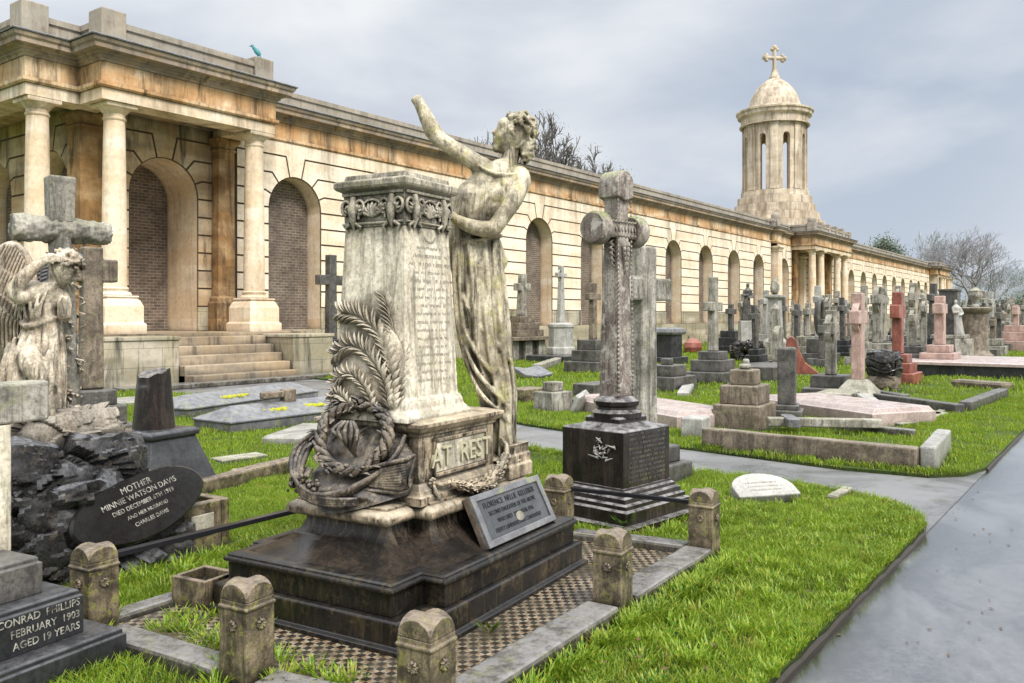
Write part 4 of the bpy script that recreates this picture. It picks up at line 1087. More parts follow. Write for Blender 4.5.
BOL = [((2.44, 2.20), 0, 'mossy square kerb post nearest the camera, at the front corner of the tiled plot'),
       ((3.99, 2.26), 0, 'kerb post on the grass verge side between the nearest post and the far corner post'),
       ((5.30, 2.31), 0, 'kerb post at the far verge-side corner of the tiled plot, beside the fallen headstone'),
       ((2.30, 3.12), 0, 'kerb post in the middle of the short front kerb, before the black base'),
       ((2.20, 4.22), 0, 'kerb post holding the black iron rail beside the stepped grave'),
       ((5.15, 3.36), 0, 'kerb post beyond the pedestal, touching the black cross base')]
for i, ((u, w), z, lab) in enumerate(BOL):
    b = thing('kerb_post', lab, 'kerb post', (u, w, 0), R(5+2*(i % 2)), 'carved posts around the tiled plot')
    p = link('post', bm_, M['bollard'] if i == 0 else None, b, bevel=.006)
    link('flower_carving', dme, M['bollard'] if i == 0 else None, p)
    if i != 2 and i != 5: q = link('flower_carving', dme, None, p, rz=R(-90))
    else: q = link('flower_carving', dme, None, p, rz=R(-90))
    keep(u, w, .12, .12)
def kerbrun(p, q, w=.14, z0=-.05, z1=.10, mat='kerb', label=None, name='grave_kerb', bev=.02, group=None):
    d = Vector(q)-Vector(p); L = d.length; a = math.atan2(d.y, d.x); c = (Vector(p)+Vector(q))/2
    mb = MB(); mb.box((0, 0, (z0+z1)/2), (L, w, z1-z0)); keep(c.x, c.y, L/2+.02, w/2+.02, a)
    nseg = max(1, int(L/.25))
    bmesh.ops.subdivide_edges(mb.b, edges=[e for e in mb.b.edges if abs(e.verts[0].co.x-e.verts[1].co.x) > .1], cuts=nseg)
    sd_ = c.x*3.1+c.y
    for v in mb.b.verts:
        v.co.z += .012*mnoise.noise(Vector((v.co.x*2+sd_, v.co.y*9, 1))); v.co.y += .008*mnoise.noise(Vector((v.co.x*2.3+sd_, 4, v.co.z)))
    o = mb.build(name, M[mat], None, bevel=bev, loc=(c.x, c.y, 0), rz=a)
    if label: tag(o, label, 'kerb', group)
    return o
kerbrun((2.55, 2.2), (3.88, 2.255), .20, -.05, .10, 'kerb', 'wet kerb stone on the verge between the nearest kerb post and the next one')
kerbrun((4.10, 2.265), (5.20, 2.305), .20, -.05, .10, 'kerb', 'wet kerb stone on the verge leading to the far corner post by the fallen headstone')
kerbrun((2.43, 2.32), (2.31, 3.01), .17, -.05, .07, 'kerb', 'front kerb stone from the nearest post to the middle front post')
kerbrun((2.29, 3.24), (2.21, 4.10), .17, -.05, .07, 'kerb', 'front kerb stone running from the middle front post to the post with the rail')
kerbrun((5.29, 2.43), (5.17, 3.25), .17, -.05, .08, 'kerb', 'far cross kerb between the tiled plot and the black cross block')
kerbrun((2.32, 4.3), (5.1, 4.42), .13, -.05, .06, 'kerb', 'rear kerb behind the black pedestal base')
mb = MB(); mb.box((3.7, 4.30, .375), (2.85, .05, .028), rz=R(2)); o = mb.build('iron_rail', M['iron'], bevel=.003); tag(o, 'black flat iron rail from kerb post to behind the pedestal', 'rail')
mb = MB(); mb.box((5.25, 2.85, .36), (.03, .9, .028), rz=R(7)); o = mb.build('iron_rail', M['iron'], bevel=.003); tag(o, 'short black iron rail beyond the slate tablet between the two far posts', 'rail')
# shallow trough against the base
tr = thing('stone_trough', 'low brown stone trough full of wet debris against the left side of the black base', 'trough', (2.73, 4.13, 0), R(8))
tr.location = (2.79, 4.16, 0); tr.scale = (.8, .6, .9)
mb = MB()
for dx, dy, sx, sy in ((-.13, 0, .04, .42), (.13, 0, .04, .42), (0, -.19, .22, .04), (0, .19, .22, .04)): mb.box((dx, dy, .09), (sx, sy, .22))
mb.build('sides', M['bollard'], tr, bevel=.006)
mb = MB(); mb.box((0, 0, .06), (.22, .34, .14))
for k in range(60): mb.box((rr.uniform(-.1, .1), rr.uniform(-.16, .16), .135), (.03, .02, .02), rz=rr.uniform(0, 3))
mb.build('debris', M['soil'], tr)
# ------------------------------------------------------------------ generic grave builders
def tiers(parent, mat, ts, z=0.0, cx=0, cy=0, bev=.012, name='step'):
    """stacked steps: (half_x, half_y, height)"""
    for hx, hy, h in ts:
        mb = MB(); mb.sq([(hx, hy, z-(.04 if z == 0 else 0)), (hx, hy, z+h-.012), (hx-.012, hy-.012, z+h)], (cx, cy)); mb.build(name, M[mat], parent, bevel=bev, seg=1)
        z += h+.0015
    return z
def cross_outline(H, w, aw, az, ah, taper=.85, flare=0.0):
    """latin cross outline in x-z; H height, w shaft half width, aw arm half span, az arm centre height, ah arm half thickness"""
    wt = w*taper
    return [(-w, 0), (w, 0), (wt, az-ah), (aw, az-ah-flare), (aw, az+ah+flare), (wt, az+ah), (wt+flare, H), (-wt-flare, H), (-wt, az+ah), (-aw, az+ah+flare), (-aw, az-ah-flare), (-wt, az-ah)]
def add_cross(parent, mat, z, H, w, aw, t, az=None, ah=None, taper=.85, flare=0.0, ring=0, name='cross', lean=0.0):
    az = H*.74 if az is None else az; ah = w*.9 if ah is None else ah
    mb = MB(); mb.slab(cross_outline(H, w, aw, az, ah, taper, flare), t)
    if ring:
        n = 20
        for q in range(4):
            a0 = PI/2*q+.28; a1 = PI/2*(q+1)-.28; rg = []
            for k in range(7):
                a = a0+(a1-a0)*k/6
                rg.append([Vector((r*math.cos(a), y, az+r*math.sin(a))) for r, y in ((ring*.78, -t*.33), (ring, -t*.33), (ring, t*.33), (ring*.78, t*.33))])
            mb.loft(rg)
    for v in mb.b.verts: v.co.z += z; v.co.x += (v.co.z-z)*lean
    return mb.build(name, M[mat], parent, bevel=min(.02, t*.14), seg=2)
def cross_grave(px, yb, yt, label, mat, base='grey', w=.075, aw=.3, t=.15, ts=((.42, .36, .2), (.32, .27, .2), (.22, .19, .2)), rot=0, ring=0, taper=.85, flare=0.0, azf=.74, ah=None, group=None, lean=0, back=.0, name='cross_gravestone', cat='gravestone'):
    u, w_, Y = gnd(px, yb)
    Y += ts[0][0]*.8 if ts else 0        # pixel row is the front foot of the lowest step
    u, w_ = at(px, Y)
    H = EYE+(HZ-yt)/F*Y
    t0 = thing(name, label, cat, (u, w_, 0), R(rot), group)
    z = tiers(t0, base, ts)
    Hc = H-z
    add_cross(t0, mat, z, Hc, w, aw, t, Hc*azf, ah, taper, flare, ring, lean=lean)
    if ts: keep(u, w_, ts[0][0], ts[0][1], R(rot))
    return t0

# ------------------------------------------------------------------ black block with the tall mottled cross
u, w = 6.02, 3.38
cg = thing('cross_gravestone', 'tall mottled cross with rounded knobs on a big wet black block', 'gravestone', (u, w, 0), R(-7))
keep(u, w, .5, .5, R(-7))
mb = MB(); mb.planloft(rectf(-.44, .44, -.42, .42), [(.06, -.05), (.06, .05), (0, .055), (0, .15), (-.03, .16), (-.03, .19), (-.055, .2), (-.06, .235), (-.085, .245), (-.09, .27), (-.11, .28), (-.115, .30)]); mb.build('moulded_base', M['graniteblock'], cg, bevel=.003)
mb = MB(); mb.planloft(rectf(-.315, .315, -.30, .30), [(0, .30), (0, .72), (-.02, .735), (-.10, .75), (-.13, .765), (-.13, .80), (-.15, .815)]); bl = mb.build('block', M['graniteblock'], cg, bevel=.005)
keep(u+.1, w-.62, .5, .16, R(-7))
# carved spray on the corner
mb = MB(); q = random.Random(3)
for k in range(16):
    x = -.315+.01; p = Vector((-.325, -.12+.2*q.random()-.1, .52+.12*q.random())); mb.tube([p, p+Vector((-.014, q.uniform(-.05, .05), q.uniform(-.03, .03))), p+Vector((0, q.uniform(-.08, .08), q.uniform(-.04, .04)))], [.004, .010, .003], 5)
mb.build('carved_spray', M['white'], bl)
sm = MB()
for k in range(11):
    z = .70-.036*k; x = -.24
    while x < .24:
        wd = q.uniform(.004, .010)
        if q.random() > .2: sm.box((x, -.3015, z), (.004, .003, .017), ry=q.uniform(-.5, .5))
        x += wd+.006
sm.build('worn_inscription', M['slate'], bl)
mb = MB(); mb.lathe([(.19, .79), (.205, .80), (.21, .84), (.17, .86), (.165, .885), (.185, .90), (.19, .93), (.16, .95), (.13, .97)], 8, M=Matrix.Rotation(R(22.5), 4, 'Z')); mb.build('plinth_moulding', M['graniteblock'], cg, bevel=.004)
Hc = 2.77
mb = MB(); mb.sq([(.110, .095, .95), (.098, .085, 1.5), (.072, .068, Hc-.13)]); sh = mb.build('shaft', M['celtic'], cg, bevel=.02)
mb = MB(); zt = Hc-.13
rings = []
for y in (-.105, -.09, .09, .105):
    s_ = .9 if abs(y) > .10 else 1
    rings.append([Vector((.105*s_*math.cos(PI*k/12), y, zt+.03+.105*s_*math.sin(PI*k/12))) for k in range(13)]+[Vector((-.105*s_, y, zt-.08)), Vector((0, y, zt-.11)), Vector((.105*s_, y, zt-.08))])
mb.loft(rings); mb.build('top_knob', M['celtic'], cg, bevel=.008, smooth=40)
arz = 2.30
mb = MB(); mb.box((0, 0, arz), (.44, .14, .14))
mb.build('arm', M['celtic'], cg, bevel=.008)
for s in (-1, 1):
    mb = MB(); M4 = Matrix.Translation((s*.25, 0, arz)) @ Matrix.Rotation(R(90), 4, 'Y')
    mb.lathe([(.05, -.075), (.115, -.07), (.132, -.045), (.134, .03), (.12, .055), (.08, .075), (.02, .083)], 22, M=M4)
    mb.build('arm_knob', M['celtic'], cg, smooth=40)
mb = MB()
for k in range(10):     # pierced trefoil border on the arm and shaft edge
    x = -.19+.043*k
    for dz in (-.055, .055): mb.tube([(x-.015, -.078, arz+dz), (x, -.086, arz+dz+.008), (x+.015, -.078, arz+dz)], [.004, .008, .004], 5)
    mb.ell((x, -.08, arz), (.009, .006, .02), None, 6, 5)
for k in range(46):
    z = .98+.036*k
    if abs(z-arz) < .09: continue
    for s in (-1, 1): mb.ell((s*(.098-.014*(z-1)/1.6), -.099+.016*(z-1)/1.6, z), (.012, .006, .013), Matrix.Rotation(R(30*s), 4, 'Y'), 6, 5)
for s in (-1, 1):
    for k in range(5): mb.tube([(s*.09, -.04, arz-.08-.04*k), (s*(.13-.008*k), -.03, arz-.11-.04*k), (s*.09, -.05, arz-.14-.04*k)], [.012, .022-.003*k, .008], 6)
for k in range(6):
    for s in (-1, 1): mb.ell((s*.03*(1-k/7), -.104, arz-.12-.04*k), (.02*(1-k/9), .008, .022), None, 6, 5)
mb.build('carved_border', M['celtic'], cg, smooth=60)

# plain grey cross behind it
t0 = thing('cross_gravestone', 'big plain grey cross close behind the mottled cross, its broad arm reaching right', 'gravestone', (at(643, 8.35)[0], at(643, 8.35)[1], 0), R(-6))
z = tiers(t0, 'darkgrey', ((.40, .32, .18), (.30, .24, .16)))
add_cross(t0, 'grey', z, 2.29-z, .14, .40, .17, 1.53, .11, .86)
mb = MB(); mb.sq([(.1, .006, z+.35), (.1, .006, 1.3)], (0, -.1)); keep(*at(643, 8.35), .42, .36)

# ------------------------------------------------------------------ bottom left stepped grave
g1 = thing('stepped_gravestone', 'dark stepped grave lettered AGED 19 YEARS, with a broad cross arm, at the left edge', 'gravestone', (2.14, 3.81, 0), R(9))
def st_(a, b, z0, z1, mat='granite'):
    mb = MB(); mb.sq([(a, b, z0), (a, b, z1-.03), (a-.012, b-.012, z1-.025), (a-.012, b-.012, z1-.008), (a-.022, b-.022, z1)], (-.80, .33*0+.55)); return mb.build('step', M[mat], g1, bevel=.004)
st_(.80, .55, -.05, .15, 'granite'); s2 = st_(.665, .43, .15, .352, 'granite'); st_(.54, .32, .352, .52, 'darkgrey')
for i, (s_, yy) in enumerate((('CONRAD  PHILLIPS', .052), ('FEBRUARY  1903', -.002), ('AGED 19 YEARS', -.056))):
    lettering(s_, .047, M['letter_grey'], s2, facing((-.80+.665-.02, .55-.431, .245+yy), (1, 0, 0), (0, 0, 1)), .0015, 'RIGHT', sx=.95)
mb = MB(); mb.box((-.345, .55, .80), (.20, .14, .60)); mb.build('cross', M['shaft'], g1, bevel=.01)
mb = MB(); mb.box((-.53, .55, 1.195), (.94, .15, .19)); mb.build('cross_arm', M['grey'], g1, bevel=.012)
keep(1.4, 4.3, .85, .6, R(9))

# ------------------------------------------------------------------ rocky grave with log cross and mourning angel
ra = thing('rock_gravestone', 'rocky mound grave with rustic log cross and an oval black tablet to a mother', 'gravestone', (2.78, 5.55, 0), R(0))
def rockmesh(name, c, size, seed, mat, parent, sub=5, amp=.16, rz=0):
    b = bmesh.new(); bmesh.ops.create_cube(b, size=1)
    bmesh.ops.subdivide_edges(b, edges=b.edges, cuts=34, use_grid_fill=True)
    o_ = Vector((seed*3.1, seed*1.7, 0))
    for v in b.verts:
        p = Vector((v.co.x*size[0], v.co.y*size[1], v.co.z*size[2]))
        n_ = Vector(v.co).normalized()
        rnd = Vector((n_.x*size[0]*.58, n_.y*size[1]*.58, n_.z*size[2]*.58)); p = p.lerp(rnd, .35)
        q = (p+o_)*3.6; q = Vector((q.x*.8+q.z*.5, q.y, q.z-q.x*.35))
        dist, pts_ = mnoise.voronoi(q+Vector((mnoise.noise(q*.8), mnoise.noise(q*.8+Vector((5, 5, 5))), 0))*.5)
        cell = pts_[0]; h1 = mnoise.noise(cell*2.3); tl = Vector((mnoise.noise(cell*3.1), mnoise.noise(cell*3.7+Vector((9, 0, 0))), mnoise.noise(cell*4.3)))
        q3 = q*2.6; d3, p3 = mnoise.voronoi(q3); t3 = Vector((mnoise.noise(p3[0]*3.1), mnoise.noise(p3[0]*2.7+Vector((9, 0, 0))), mnoise.noise(p3[0]*4.3)))
        k = amp*(mnoise.noise((p+o_)*1.6)*.8+h1*.5+(q-cell).dot(tl)*2.0+(q3-p3[0]).dot(t3)*.55)-amp*.08*math.exp(-(dist[1]-dist[0])*7)
        v.co = p+n_*k
    me = bpy.data.meshes.new(name); bmesh.ops.rotate(b, verts=b.verts, matrix=Matrix.Rotation(rz, 3, 'Z')); bmesh.ops.translate(b, verts=b.verts, vec=c); b.to_mesh(me); b.free()
    return link(name, me, M[mat], parent, smooth=20)
rockmesh('rock', (-.05, .02, .22), (1.30, .90, .62), 1, 'rock', ra, amp=.12, rz=R(-4))
rockmesh('rock', (-.12, .12, .62), (1.02, .70, .42), 2, 'rock', ra, amp=.10, rz=R(5))
rockmesh('rock', (-.02, .20, .86), (.62, .46, .28), 3, 'rockpale', ra, amp=.07, rz=R(12))
keep(2.75, 5.6, .72, .55)
# oval tablet on the road side of the rock
oc = Vector((.16, -.485, .41)); tiltm = facing(oc, Vector((math.cos(R(2)), -math.sin(R(2)), 0)), Vector((0, .42, .9)))
tiltm = tiltm @ Matrix.Rotation(R(14), 4, 'Z')
mb = MB(); rg = []
for s_, zz in ((1.0, -.25), (1.0, 0), (.96, .015)):
    rg.append([Vector((.47*s_*math.cos(2*PI*k/40), .20*s_*(1+.05*math.sin(3*2*PI*k/40))*math.sin(2*PI*k/40), zz)) for k in range(40)])
mb.loft(rg); me = mb.mesh('oval_tablet'); me.transform(tiltm); ov = link('oval_tablet', me, M['plaqueblack'], ra, smooth=30)
for i, (s_, sz) in enumerate((('MOTHER', .058), ('MINNIE WATSON DAVIS', .052), ('DIED DECEMBER 6TH 1919', .040), ('AND HER HUSBAND', .034), ('CHARLES DAVIS', .036))):
    lettering(s_, sz, M['letter_grey'], ov, tiltm @ Matrix.Translation((.02, .125-.056*i, .0155)), .001, sx=.93)
# log cross
cb = at(68, 5.85); lc = Vector((cb[0]-2.78, cb[1]-5.55, 0))
zt = EYE+(HZ-178)/F*5.85; za = EYE+(HZ-231)/F*5.85
cm = MB()
def log(p, q, r0, r1, n=14, seg=16, square=False):
    P = spline([p, (Vector(p)+Vector(q))/2, q], n); rad = [(r0+(r1-r0)*i/n)*(1+.05*math.sin(i*2.7)+.04*math.sin(i*5.1)) for i in range(n+1)]
    cm.tube(P, rad, seg)
ang = R(-10); ad = Vector((math.cos(ang), math.sin(ang), -.015))
log(lc+Vector((-.0, 0, .75)), lc+Vector((-.055, 0, za)), .088, .075)
log(lc+Vector((-.04, 0, za))-ad*.31, lc+Vector((-.04, 0, za))+ad*.31, .094, .080, 24)
cx_ = cm.build('log_cross', M['grey'], ra, smooth=60)
tx = bpy.data.textures.new('bark', 'CLOUDS'); tx.noise_scale = .035; tx.noise_depth = 2
cx_.modifiers.new('subd', 'SUBSURF').levels = 2; cx_.modifiers['subd'].render_levels = 2
md = cx_.modifiers.new('d', 'DISPLACE'); md.texture = tx; md.strength = .028
mb = MB(); mb.sq([(.078, .065, za+.05), (.085, .07, zt)], (lc.x-.055, lc.y), R(-10)); mb.build('cross_top', M['grey'], ra, bevel=.012)
iv = MB(); q = random.Random(8)
for k in range(120):
    z = q.uniform(.8, za-.1); a = q.uniform(0, 2*PI); p = lc+Vector((-.02+.088*math.cos(a), .088*math.sin(a), z)); d = Vector((math.cos(a), math.sin(a), 0))
    iv.tube([p, p+d*.018+Vector((q.uniform(-.02, .02), 0, .012)), p+Vector((q.uniform(-.03, .03), 0, .03))], [.005, .016, .004], 5, flat=.6)
iv.build('carved_ivy', M['angel'], ra, smooth=60)

# the angel bent over with one forearm across her brow
YA = 5.55; KA = YA/F; ab = at(38, YA); ZA = .95
pyA = HZ+(EYE-ZA)/KA
an = thing('angel_statue', 'weathered stone angel bowing beside the log cross with a forearm over her brow', 'statue', (ab[0], ab[1], ZA), R(-53.7))
def A_(px, py, y=0.0): return Vector(((px-38)*KA, y, (pyA-py)*KA))
ar = MB()
rd = [(452, 30, 30, .14), (430, 30, 31, .15), (405, 31, 29, .16), (385, 34, 28, .165), (360, 38, 25, .15), (340, 41, 21, .135), (325, 43, 17, .12), (312, 42, 15.5, .115), (300, 42, 17, .12), (290, 46, 18, .11), (283, 52, 13, .09)]
N_ = 46
l0, l1, l2, l3 = [lerp_list([r_[i] for r_ in rd], N_) for i in range(4)]
rings = []
for i in range(N_+1):
    low = min(1, max(0, (l0[i]-315)/80)); ring = []
    for k in range(72):
        th = 2*PI*k/72; f_ = math.sin(13*th+2*low)+.4*math.sin(21*th); m_ = 1+(.02+.09*low)*(abs(f_)**.6)*(1 if f_ > 0 else -1)
        ring.append(A_(l1[i], l0[i])+Vector((l2[i]*KA*math.cos(th)*m_, l3[i]*math.sin(th)*m_, 0)))
    rings.append(ring)
ar.loft(rings)
def at_(pts, rad, seg=10, n=16): ar.tube(spline(pts, n), lerp_list(rad, n), seg, round_ends=True)
# bent bare leg and foot
at_([A_(38, 350, -.10), A_(48, 362, -.19), A_(56, 374, -.20)], [.075, .072, .058], 12)
at_([A_(56, 374, -.20), A_(52, 395, -.18), A_(46, 418, -.16), A_(42, 434, -.15)], [.055, .056, .044, .034], 12)
at_([A_(42, 436, -.15), A_(47, 444, -.20), A_(52, 450, -.25)], [.036, .034, .022], 10)
for t in range(5): at_([A_(49+t*1.6, 448, -.23-.004*t), A_(52+t*1.8, 451.5, -.265+.008*t)], [.011, .009], 6, 3)
at_([A_(12, 425, -.14), A_(8, 440, -.17), A_(4, 447, -.23)], [.042, .036, .024], 10)
# hanging drapery falls
for (x0, y0, x1, y1, w_) in ((60, 372, 66, 432, .03), (56, 380, 58, 436, .026), (64, 366, 70, 405, .02), (26, 360, 12, 440, .028), (20, 365, 4, 438, .026), (34, 356, 24, 440, .028), (42, 352, 34, 438, .02)):
    at_([A_(x0, y0-22, -.12), A_(x0, y0, -.17), A_((x0+x1)/2+2, (y0+y1)/2, -.18), A_(x1, y1, -.14)], [w_*.5, w_, w_, w_*.7])
for (x0, x1) in ((30, 32), (36, 37), (42, 42), (48, 47), (54, 50)): at_([A_(x0+2, 290, -.10), A_((x0+x1)/2, 306, -.135), A_(x1, 320, -.12)], [.007, .012, .008])
at_([A_(26, 322, -.05), A_(36, 326, -.125), A_(48, 324, -.12), A_(58, 318, -.04)], [.018]*4)
# shoulders, upper arm to elbow, forearm over brow
ar.ell(A_(38, 291, -.05), (.075, .08, .07)); ar.ell(A_(57, 292, .02), (.07, .08, .07))
at_([A_(40, 292, -.10), A_(35, 297, -.17), A_(32, 292, -.20)], [.055, .052, .046], 12)
at_([A_(32, 291, -.20), A_(40, 280, -.20), A_(50, 268, -.17), A_(56, 261, -.14)], [.047, .044, .036, .028], 12)
ar.ell(A_(61, 258, -.13), (.038, .022, .024), Matrix.Rotation(R(-10), 4, 'Y'))
for i in range(4): ar.tube([A_(63, 256+1.8*i, -.135), A_(69, 257+1.9*i, -.125), A_(74, 260+1.7*i, -.10)], [.010, .009, .007], 6, round_ends=True)
ar.tube([A_(59, 262, -.14), A_(64, 265, -.13)], [.010, .008], 6, round_ends=True)
at_([A_(60, 296, .02), A_(66, 306, -.02), A_(68, 318, -.05), A_(70, 300, -.06)], [.05, .045, .04, .025], 10)
# neck and bowed head
at_([A_(52, 288, 0), A_(58, 280, -.02), A_(63, 273, -.03)], [.055, .045, .045], 10)
HH = A_(67, 267, -.03); HM = Matrix.Rotation(R(38), 4, 'Y')
def hA(x, y, z): return HH+(HM @ Vector((x, y, z)))
ar.ell(HH, (.088, .078, .100), HM, 16, 12); ar.ell(hA(.035, 0, -.035), (.062, .060, .085), HM, 14, 10); ar.ell(hA(.06, 0, -.098), (.026, .03, .022), HM)
ar.tube([hA(.088, 0, .02), hA(.108, 0, -.025), hA(.09, 0, -.034)], [.009, .014, .008], 7, round_ends=True)
ar.ell(hA(.088, 0, -.058), (.012, .020, .006), HM); ar.ell(hA(.086, 0, -.070), (.012, .017, .007), HM)
for s in (-1, 1): ar.ell(hA(.074, s*.030, .004), (.014, .017, .009), HM); ar.tube([hA(.07, s*.05, .022), hA(.088, s*.025, .032), hA(.09, s*.008, .026)], [.006, .009, .007], 6, round_ends=True)
ab_ = figure('body', ar, M['angel'], an, .0075, 2, .006, .04)
ha = MB(); q = random.Random(12)
for k in range(90):
    a = q.uniform(.1, 1.15)*PI; b_ = q.uniform(-1, 1); rr_ = math.sqrt(1-b_*b_*.9)
    p = hA(.092*math.cos(a)*rr_, .082*b_, .02+.098*math.sin(a)*rr_); e = p+Vector((q.uniform(-.03, .01), q.uniform(-.02, .02), q.uniform(-.03, .01)))
    ha.tube([p, (p+e)/2+(p-HH).normalized()*.012, e], [.008, .014, .007], 6, round_ends=True)
ha.ell(hA(-.012, 0, .012), (.09, .082, .098), HM, 14, 9)
figure('hair', ha, M['angel'], ab_, .006, 1, .002, .03)
def wing(lead, trail, name, mat, y_=0, n=9):
    """solid curved wing: rows of long overlapping feathers from the leading edge to the trailing edge"""
    w_ = MB(); NI, NJ = 90, 46
    T = spline(lead, NI); B = spline(trail, NI); f_ = []; bk_ = []
    for i in range(NI+1):
        r0_, r1_ = [], []
        for j in range(NJ+1):
            t = j/NJ; p = T[i].lerp(B[i], t)
            row = min(3.999, t*4) if t < .62 else 3; fr = (row % 1) if t < .62 else (t-.62)/.38
            ph = (i/NI)*(n*2.2-n*.9*min(1, t*1.4))+(.5 if int(row) % 2 else 0)
            v = abs(math.sin(PI*ph)); h = .020*v**.6+.014*(1-fr)
            bow = .05*math.sin(PI*t)
            r0_.append(w_.b.verts.new(p+Vector((0, -bow-h-.012, 0)))); r1_.append(w_.b.verts.new(p+Vector((0, -bow+.02, 0))))
        f_.append(r0_); bk_.append(r1_)
    for i in range(NI):
        for j in range(NJ):
            w_.b.faces.new((f_[i][j], f_[i+1][j], f_[i+1][j+1], f_[i][j+1])); w_.b.faces.new((bk_[i][j], bk_[i][j+1], bk_[i+1][j+1], bk_[i+1][j]))
        w_.b.faces.new((f_[i][0], bk_[i][0], bk_[i+1][0], f_[i+1][0])); w_.b.faces.new((f_[i][NJ], f_[i+1][NJ], bk_[i+1][NJ], bk_[i][NJ]))
    w_.tube(T, [.030]*(NI+1), 8, round_ends=True)
    return w_.build(name, mat, an, smooth=60)
wing([A_(33, 306, .02), A_(29, 272, .03), A_(20, 252, .03), A_(6, 245, .04), A_(-18, 258, .08)], [A_(30, 345, .02), A_(20, 352, .02), A_(8, 350, .02), A_(-6, 342, .04), A_(-24, 322, .08)], 'wing', M['angel'])
wing([A_(44, 296, .10), A_(40, 275, .12), A_(44, 258, .14), A_(54, 250, .16), A_(64, 256, .2)], [A_(34, 306, .10), A_(24, 296, .11), A_(22, 282, .12), A_(28, 268, .14), A_(38, 258, .18)], 'wing', M['slate'])
# ------------------------------------------------------------------ left side graves
u, w = at(91, 8.9)
t0 = thing('cross_gravestone', 'squared dark grey cross on black steps just behind the log cross', 'gravestone', (u, w, 0), R(-8)); keep(u, w, .5, .5)
z = tiers(t0, 'darkgrey', ((.50, .40, .28), (.38, .32, .2), (.28, .24, .2), (.2, .18, .16)))
add_cross(t0, 'brown', z, 2.33-z, .11, .25, .16, 1.24, .12, .9)
u, w = at(154, 7.75)
t0 = thing('broken_column', 'broken dark column stump on a black tapered granite block', 'gravestone', (u, w, 0), R(12)); keep(u, w, .45, .45)
mb = MB(); mb.sq([(.43, .40, -.04), (.43, .40, .02), (.26, .25, .50), (.26, .25, .515)]); mb.build('tapered_block', M['granite'], t0, bevel=.008)
mb = MB(); mb.sq([(.275, .265, .515), (.285, .275, .53), (.285, .275, .56), (.26, .25, .585), (.22, .21, .59)]); mb.build('moulded_top', M['granite'], t0, bevel=.012)
mb = MB(); rings = []
for k in range(14):
    f = k/13; rings.append([Vector(((.185-.045*f)*math.cos(2*PI*j/24), (.185-.045*f)*math.sin(2*PI*j/24), .59+.50*f+(.05*mnoise.noise(Vector((math.cos(2*PI*j/24)*1.7, math.sin(2*PI*j/24)*1.7, 3)))+.03*math.cos(2*PI*j/24) if k > 10 else 0))) for j in range(24)])
mb.loft(rings); mb.build('column_stump', M['graniteblock'], t0, smooth=50)
# planter box
u, w = at(176, 5.95)
t0 = thing('stone_planter', 'square mossy stone planter with a pale panel and weeds growing in it', 'planter', (u, w, 0), R(5)); keep(u, w, .3, .3)
mb = MB()
for dx, dy, sx, sy in ((-.22, 0, .07, .5), (.22, 0, .07, .5), (0, -.215, .37, .07), (0, .215, .37, .07)): mb.box((dx, dy, .14), (sx, sy, .36))
mb.build('box', M['bollard'], t0, bevel=.01)
mb = MB(); mb.box((0, 0, .27), (.5, .5, .001)); mb2 = MB(); mb2.box((0, 0, .2), (.37, .36, .16)); mb2.build('soil', M['soil'], t0)
mb = MB(); mb.box((.02, -.254, .17), (.19, .012, .15)); mb.build('panel', M['planterpanel'], t0, bevel=.02)
PLANTS = [(u, w, .28, .14, 60)]
kerbrun(gnd(96, 520)[:2], gnd(292, 470)[:2], .16, -.05, .13, 'bollard', 'long mossy kerb stone running below the black tapered column grave')
# coped stones
def coped(px0, y0, px1, y1, wd, label, mat='slate', h=.34, eave=.16, hip=.3):
    a = Vector(gnd(px0, y0)[:2]); b = Vector(gnd(px1, y1)[:2]); c = (a+b)/2; d = b-a; L = d.length/2; rz = math.atan2(d.y, d.x)
    t0 = thing('coped_gravestone', label, 'gravestone', (c.x, c.y, 0), rz); keep(c.x, c.y, L, wd, rz)
    mb = MB(); mb.sq([(L, wd, -.04), (L, wd, eave-.02)]); mb.build('base', M[mat], t0, bevel=.01)
    mb = MB(); v = [(-L-.02, -wd-.02, eave-.02), (L+.02, -wd-.02, eave-.02), (L+.02, wd+.02, eave-.02), (-L-.02, wd+.02, eave-.02)]
    V = [mb.b.verts.new(p) for p in v]; V2 = [mb.b.verts.new((x, y, z+.025)) for x, y, z in v]; r0 = mb.b.verts.new((-L+hip, 0, h)); r1 = mb.b.verts.new((L-hip, 0, h))
    for f in ((V[3], V[2], V[1], V[0]), (V[0], V[1], V2[1], V2[0]), (V[1], V[2], V2[2], V2[1]), (V[2], V[3], V2[3], V2[2]), (V[3], V[0], V2[0], V2[3]), (V2[0], V2[1], r1, r0), (V2[2], V2[3], r0, r1), (V2[1], V2[2], r1), (V2[3], V2[0], r0)): mb.b.faces.new(f)
    mb.build('coped_lid', M[mat], t0, bevel=.006)
    return t0
cp1 = coped(212, 432, 352, 414, .42, 'low hipped blue grey coped stone with a broken cross stub on it')
mb = MB(); mb.box((0, 0, .36), (.22, .14, .30)); mb.box((-.24, 0, .44), (.5, .12, .1)); mb.build('broken_cross', M['brown'], cp1, bevel=.02)
cp2 = coped(168, 418, 300, 398, .42, 'grey coped stone with bright yellow moss, farther from the camera of the two')
for par, spots in ((cp1, ((-.38, -.22), (.3, -.2))), (cp2, ((-.6, -.2), (-.3, -.22), (.1, .1), (-.45, .05)))):
    for (x, y) in spots:
        mb = MB(); q = random.Random(int(x*100)+50)
        for k in range(26): mb.ell((x+q.gauss(0, .09), y+q.gauss(0, .05), .27-abs(y)*.2+q.uniform(-.0, .02)), (q.uniform(.02, .05), q.uniform(.02, .05), .03), None, 7, 4)
        mb.build('moss', M['moss'], par, smooth=80)
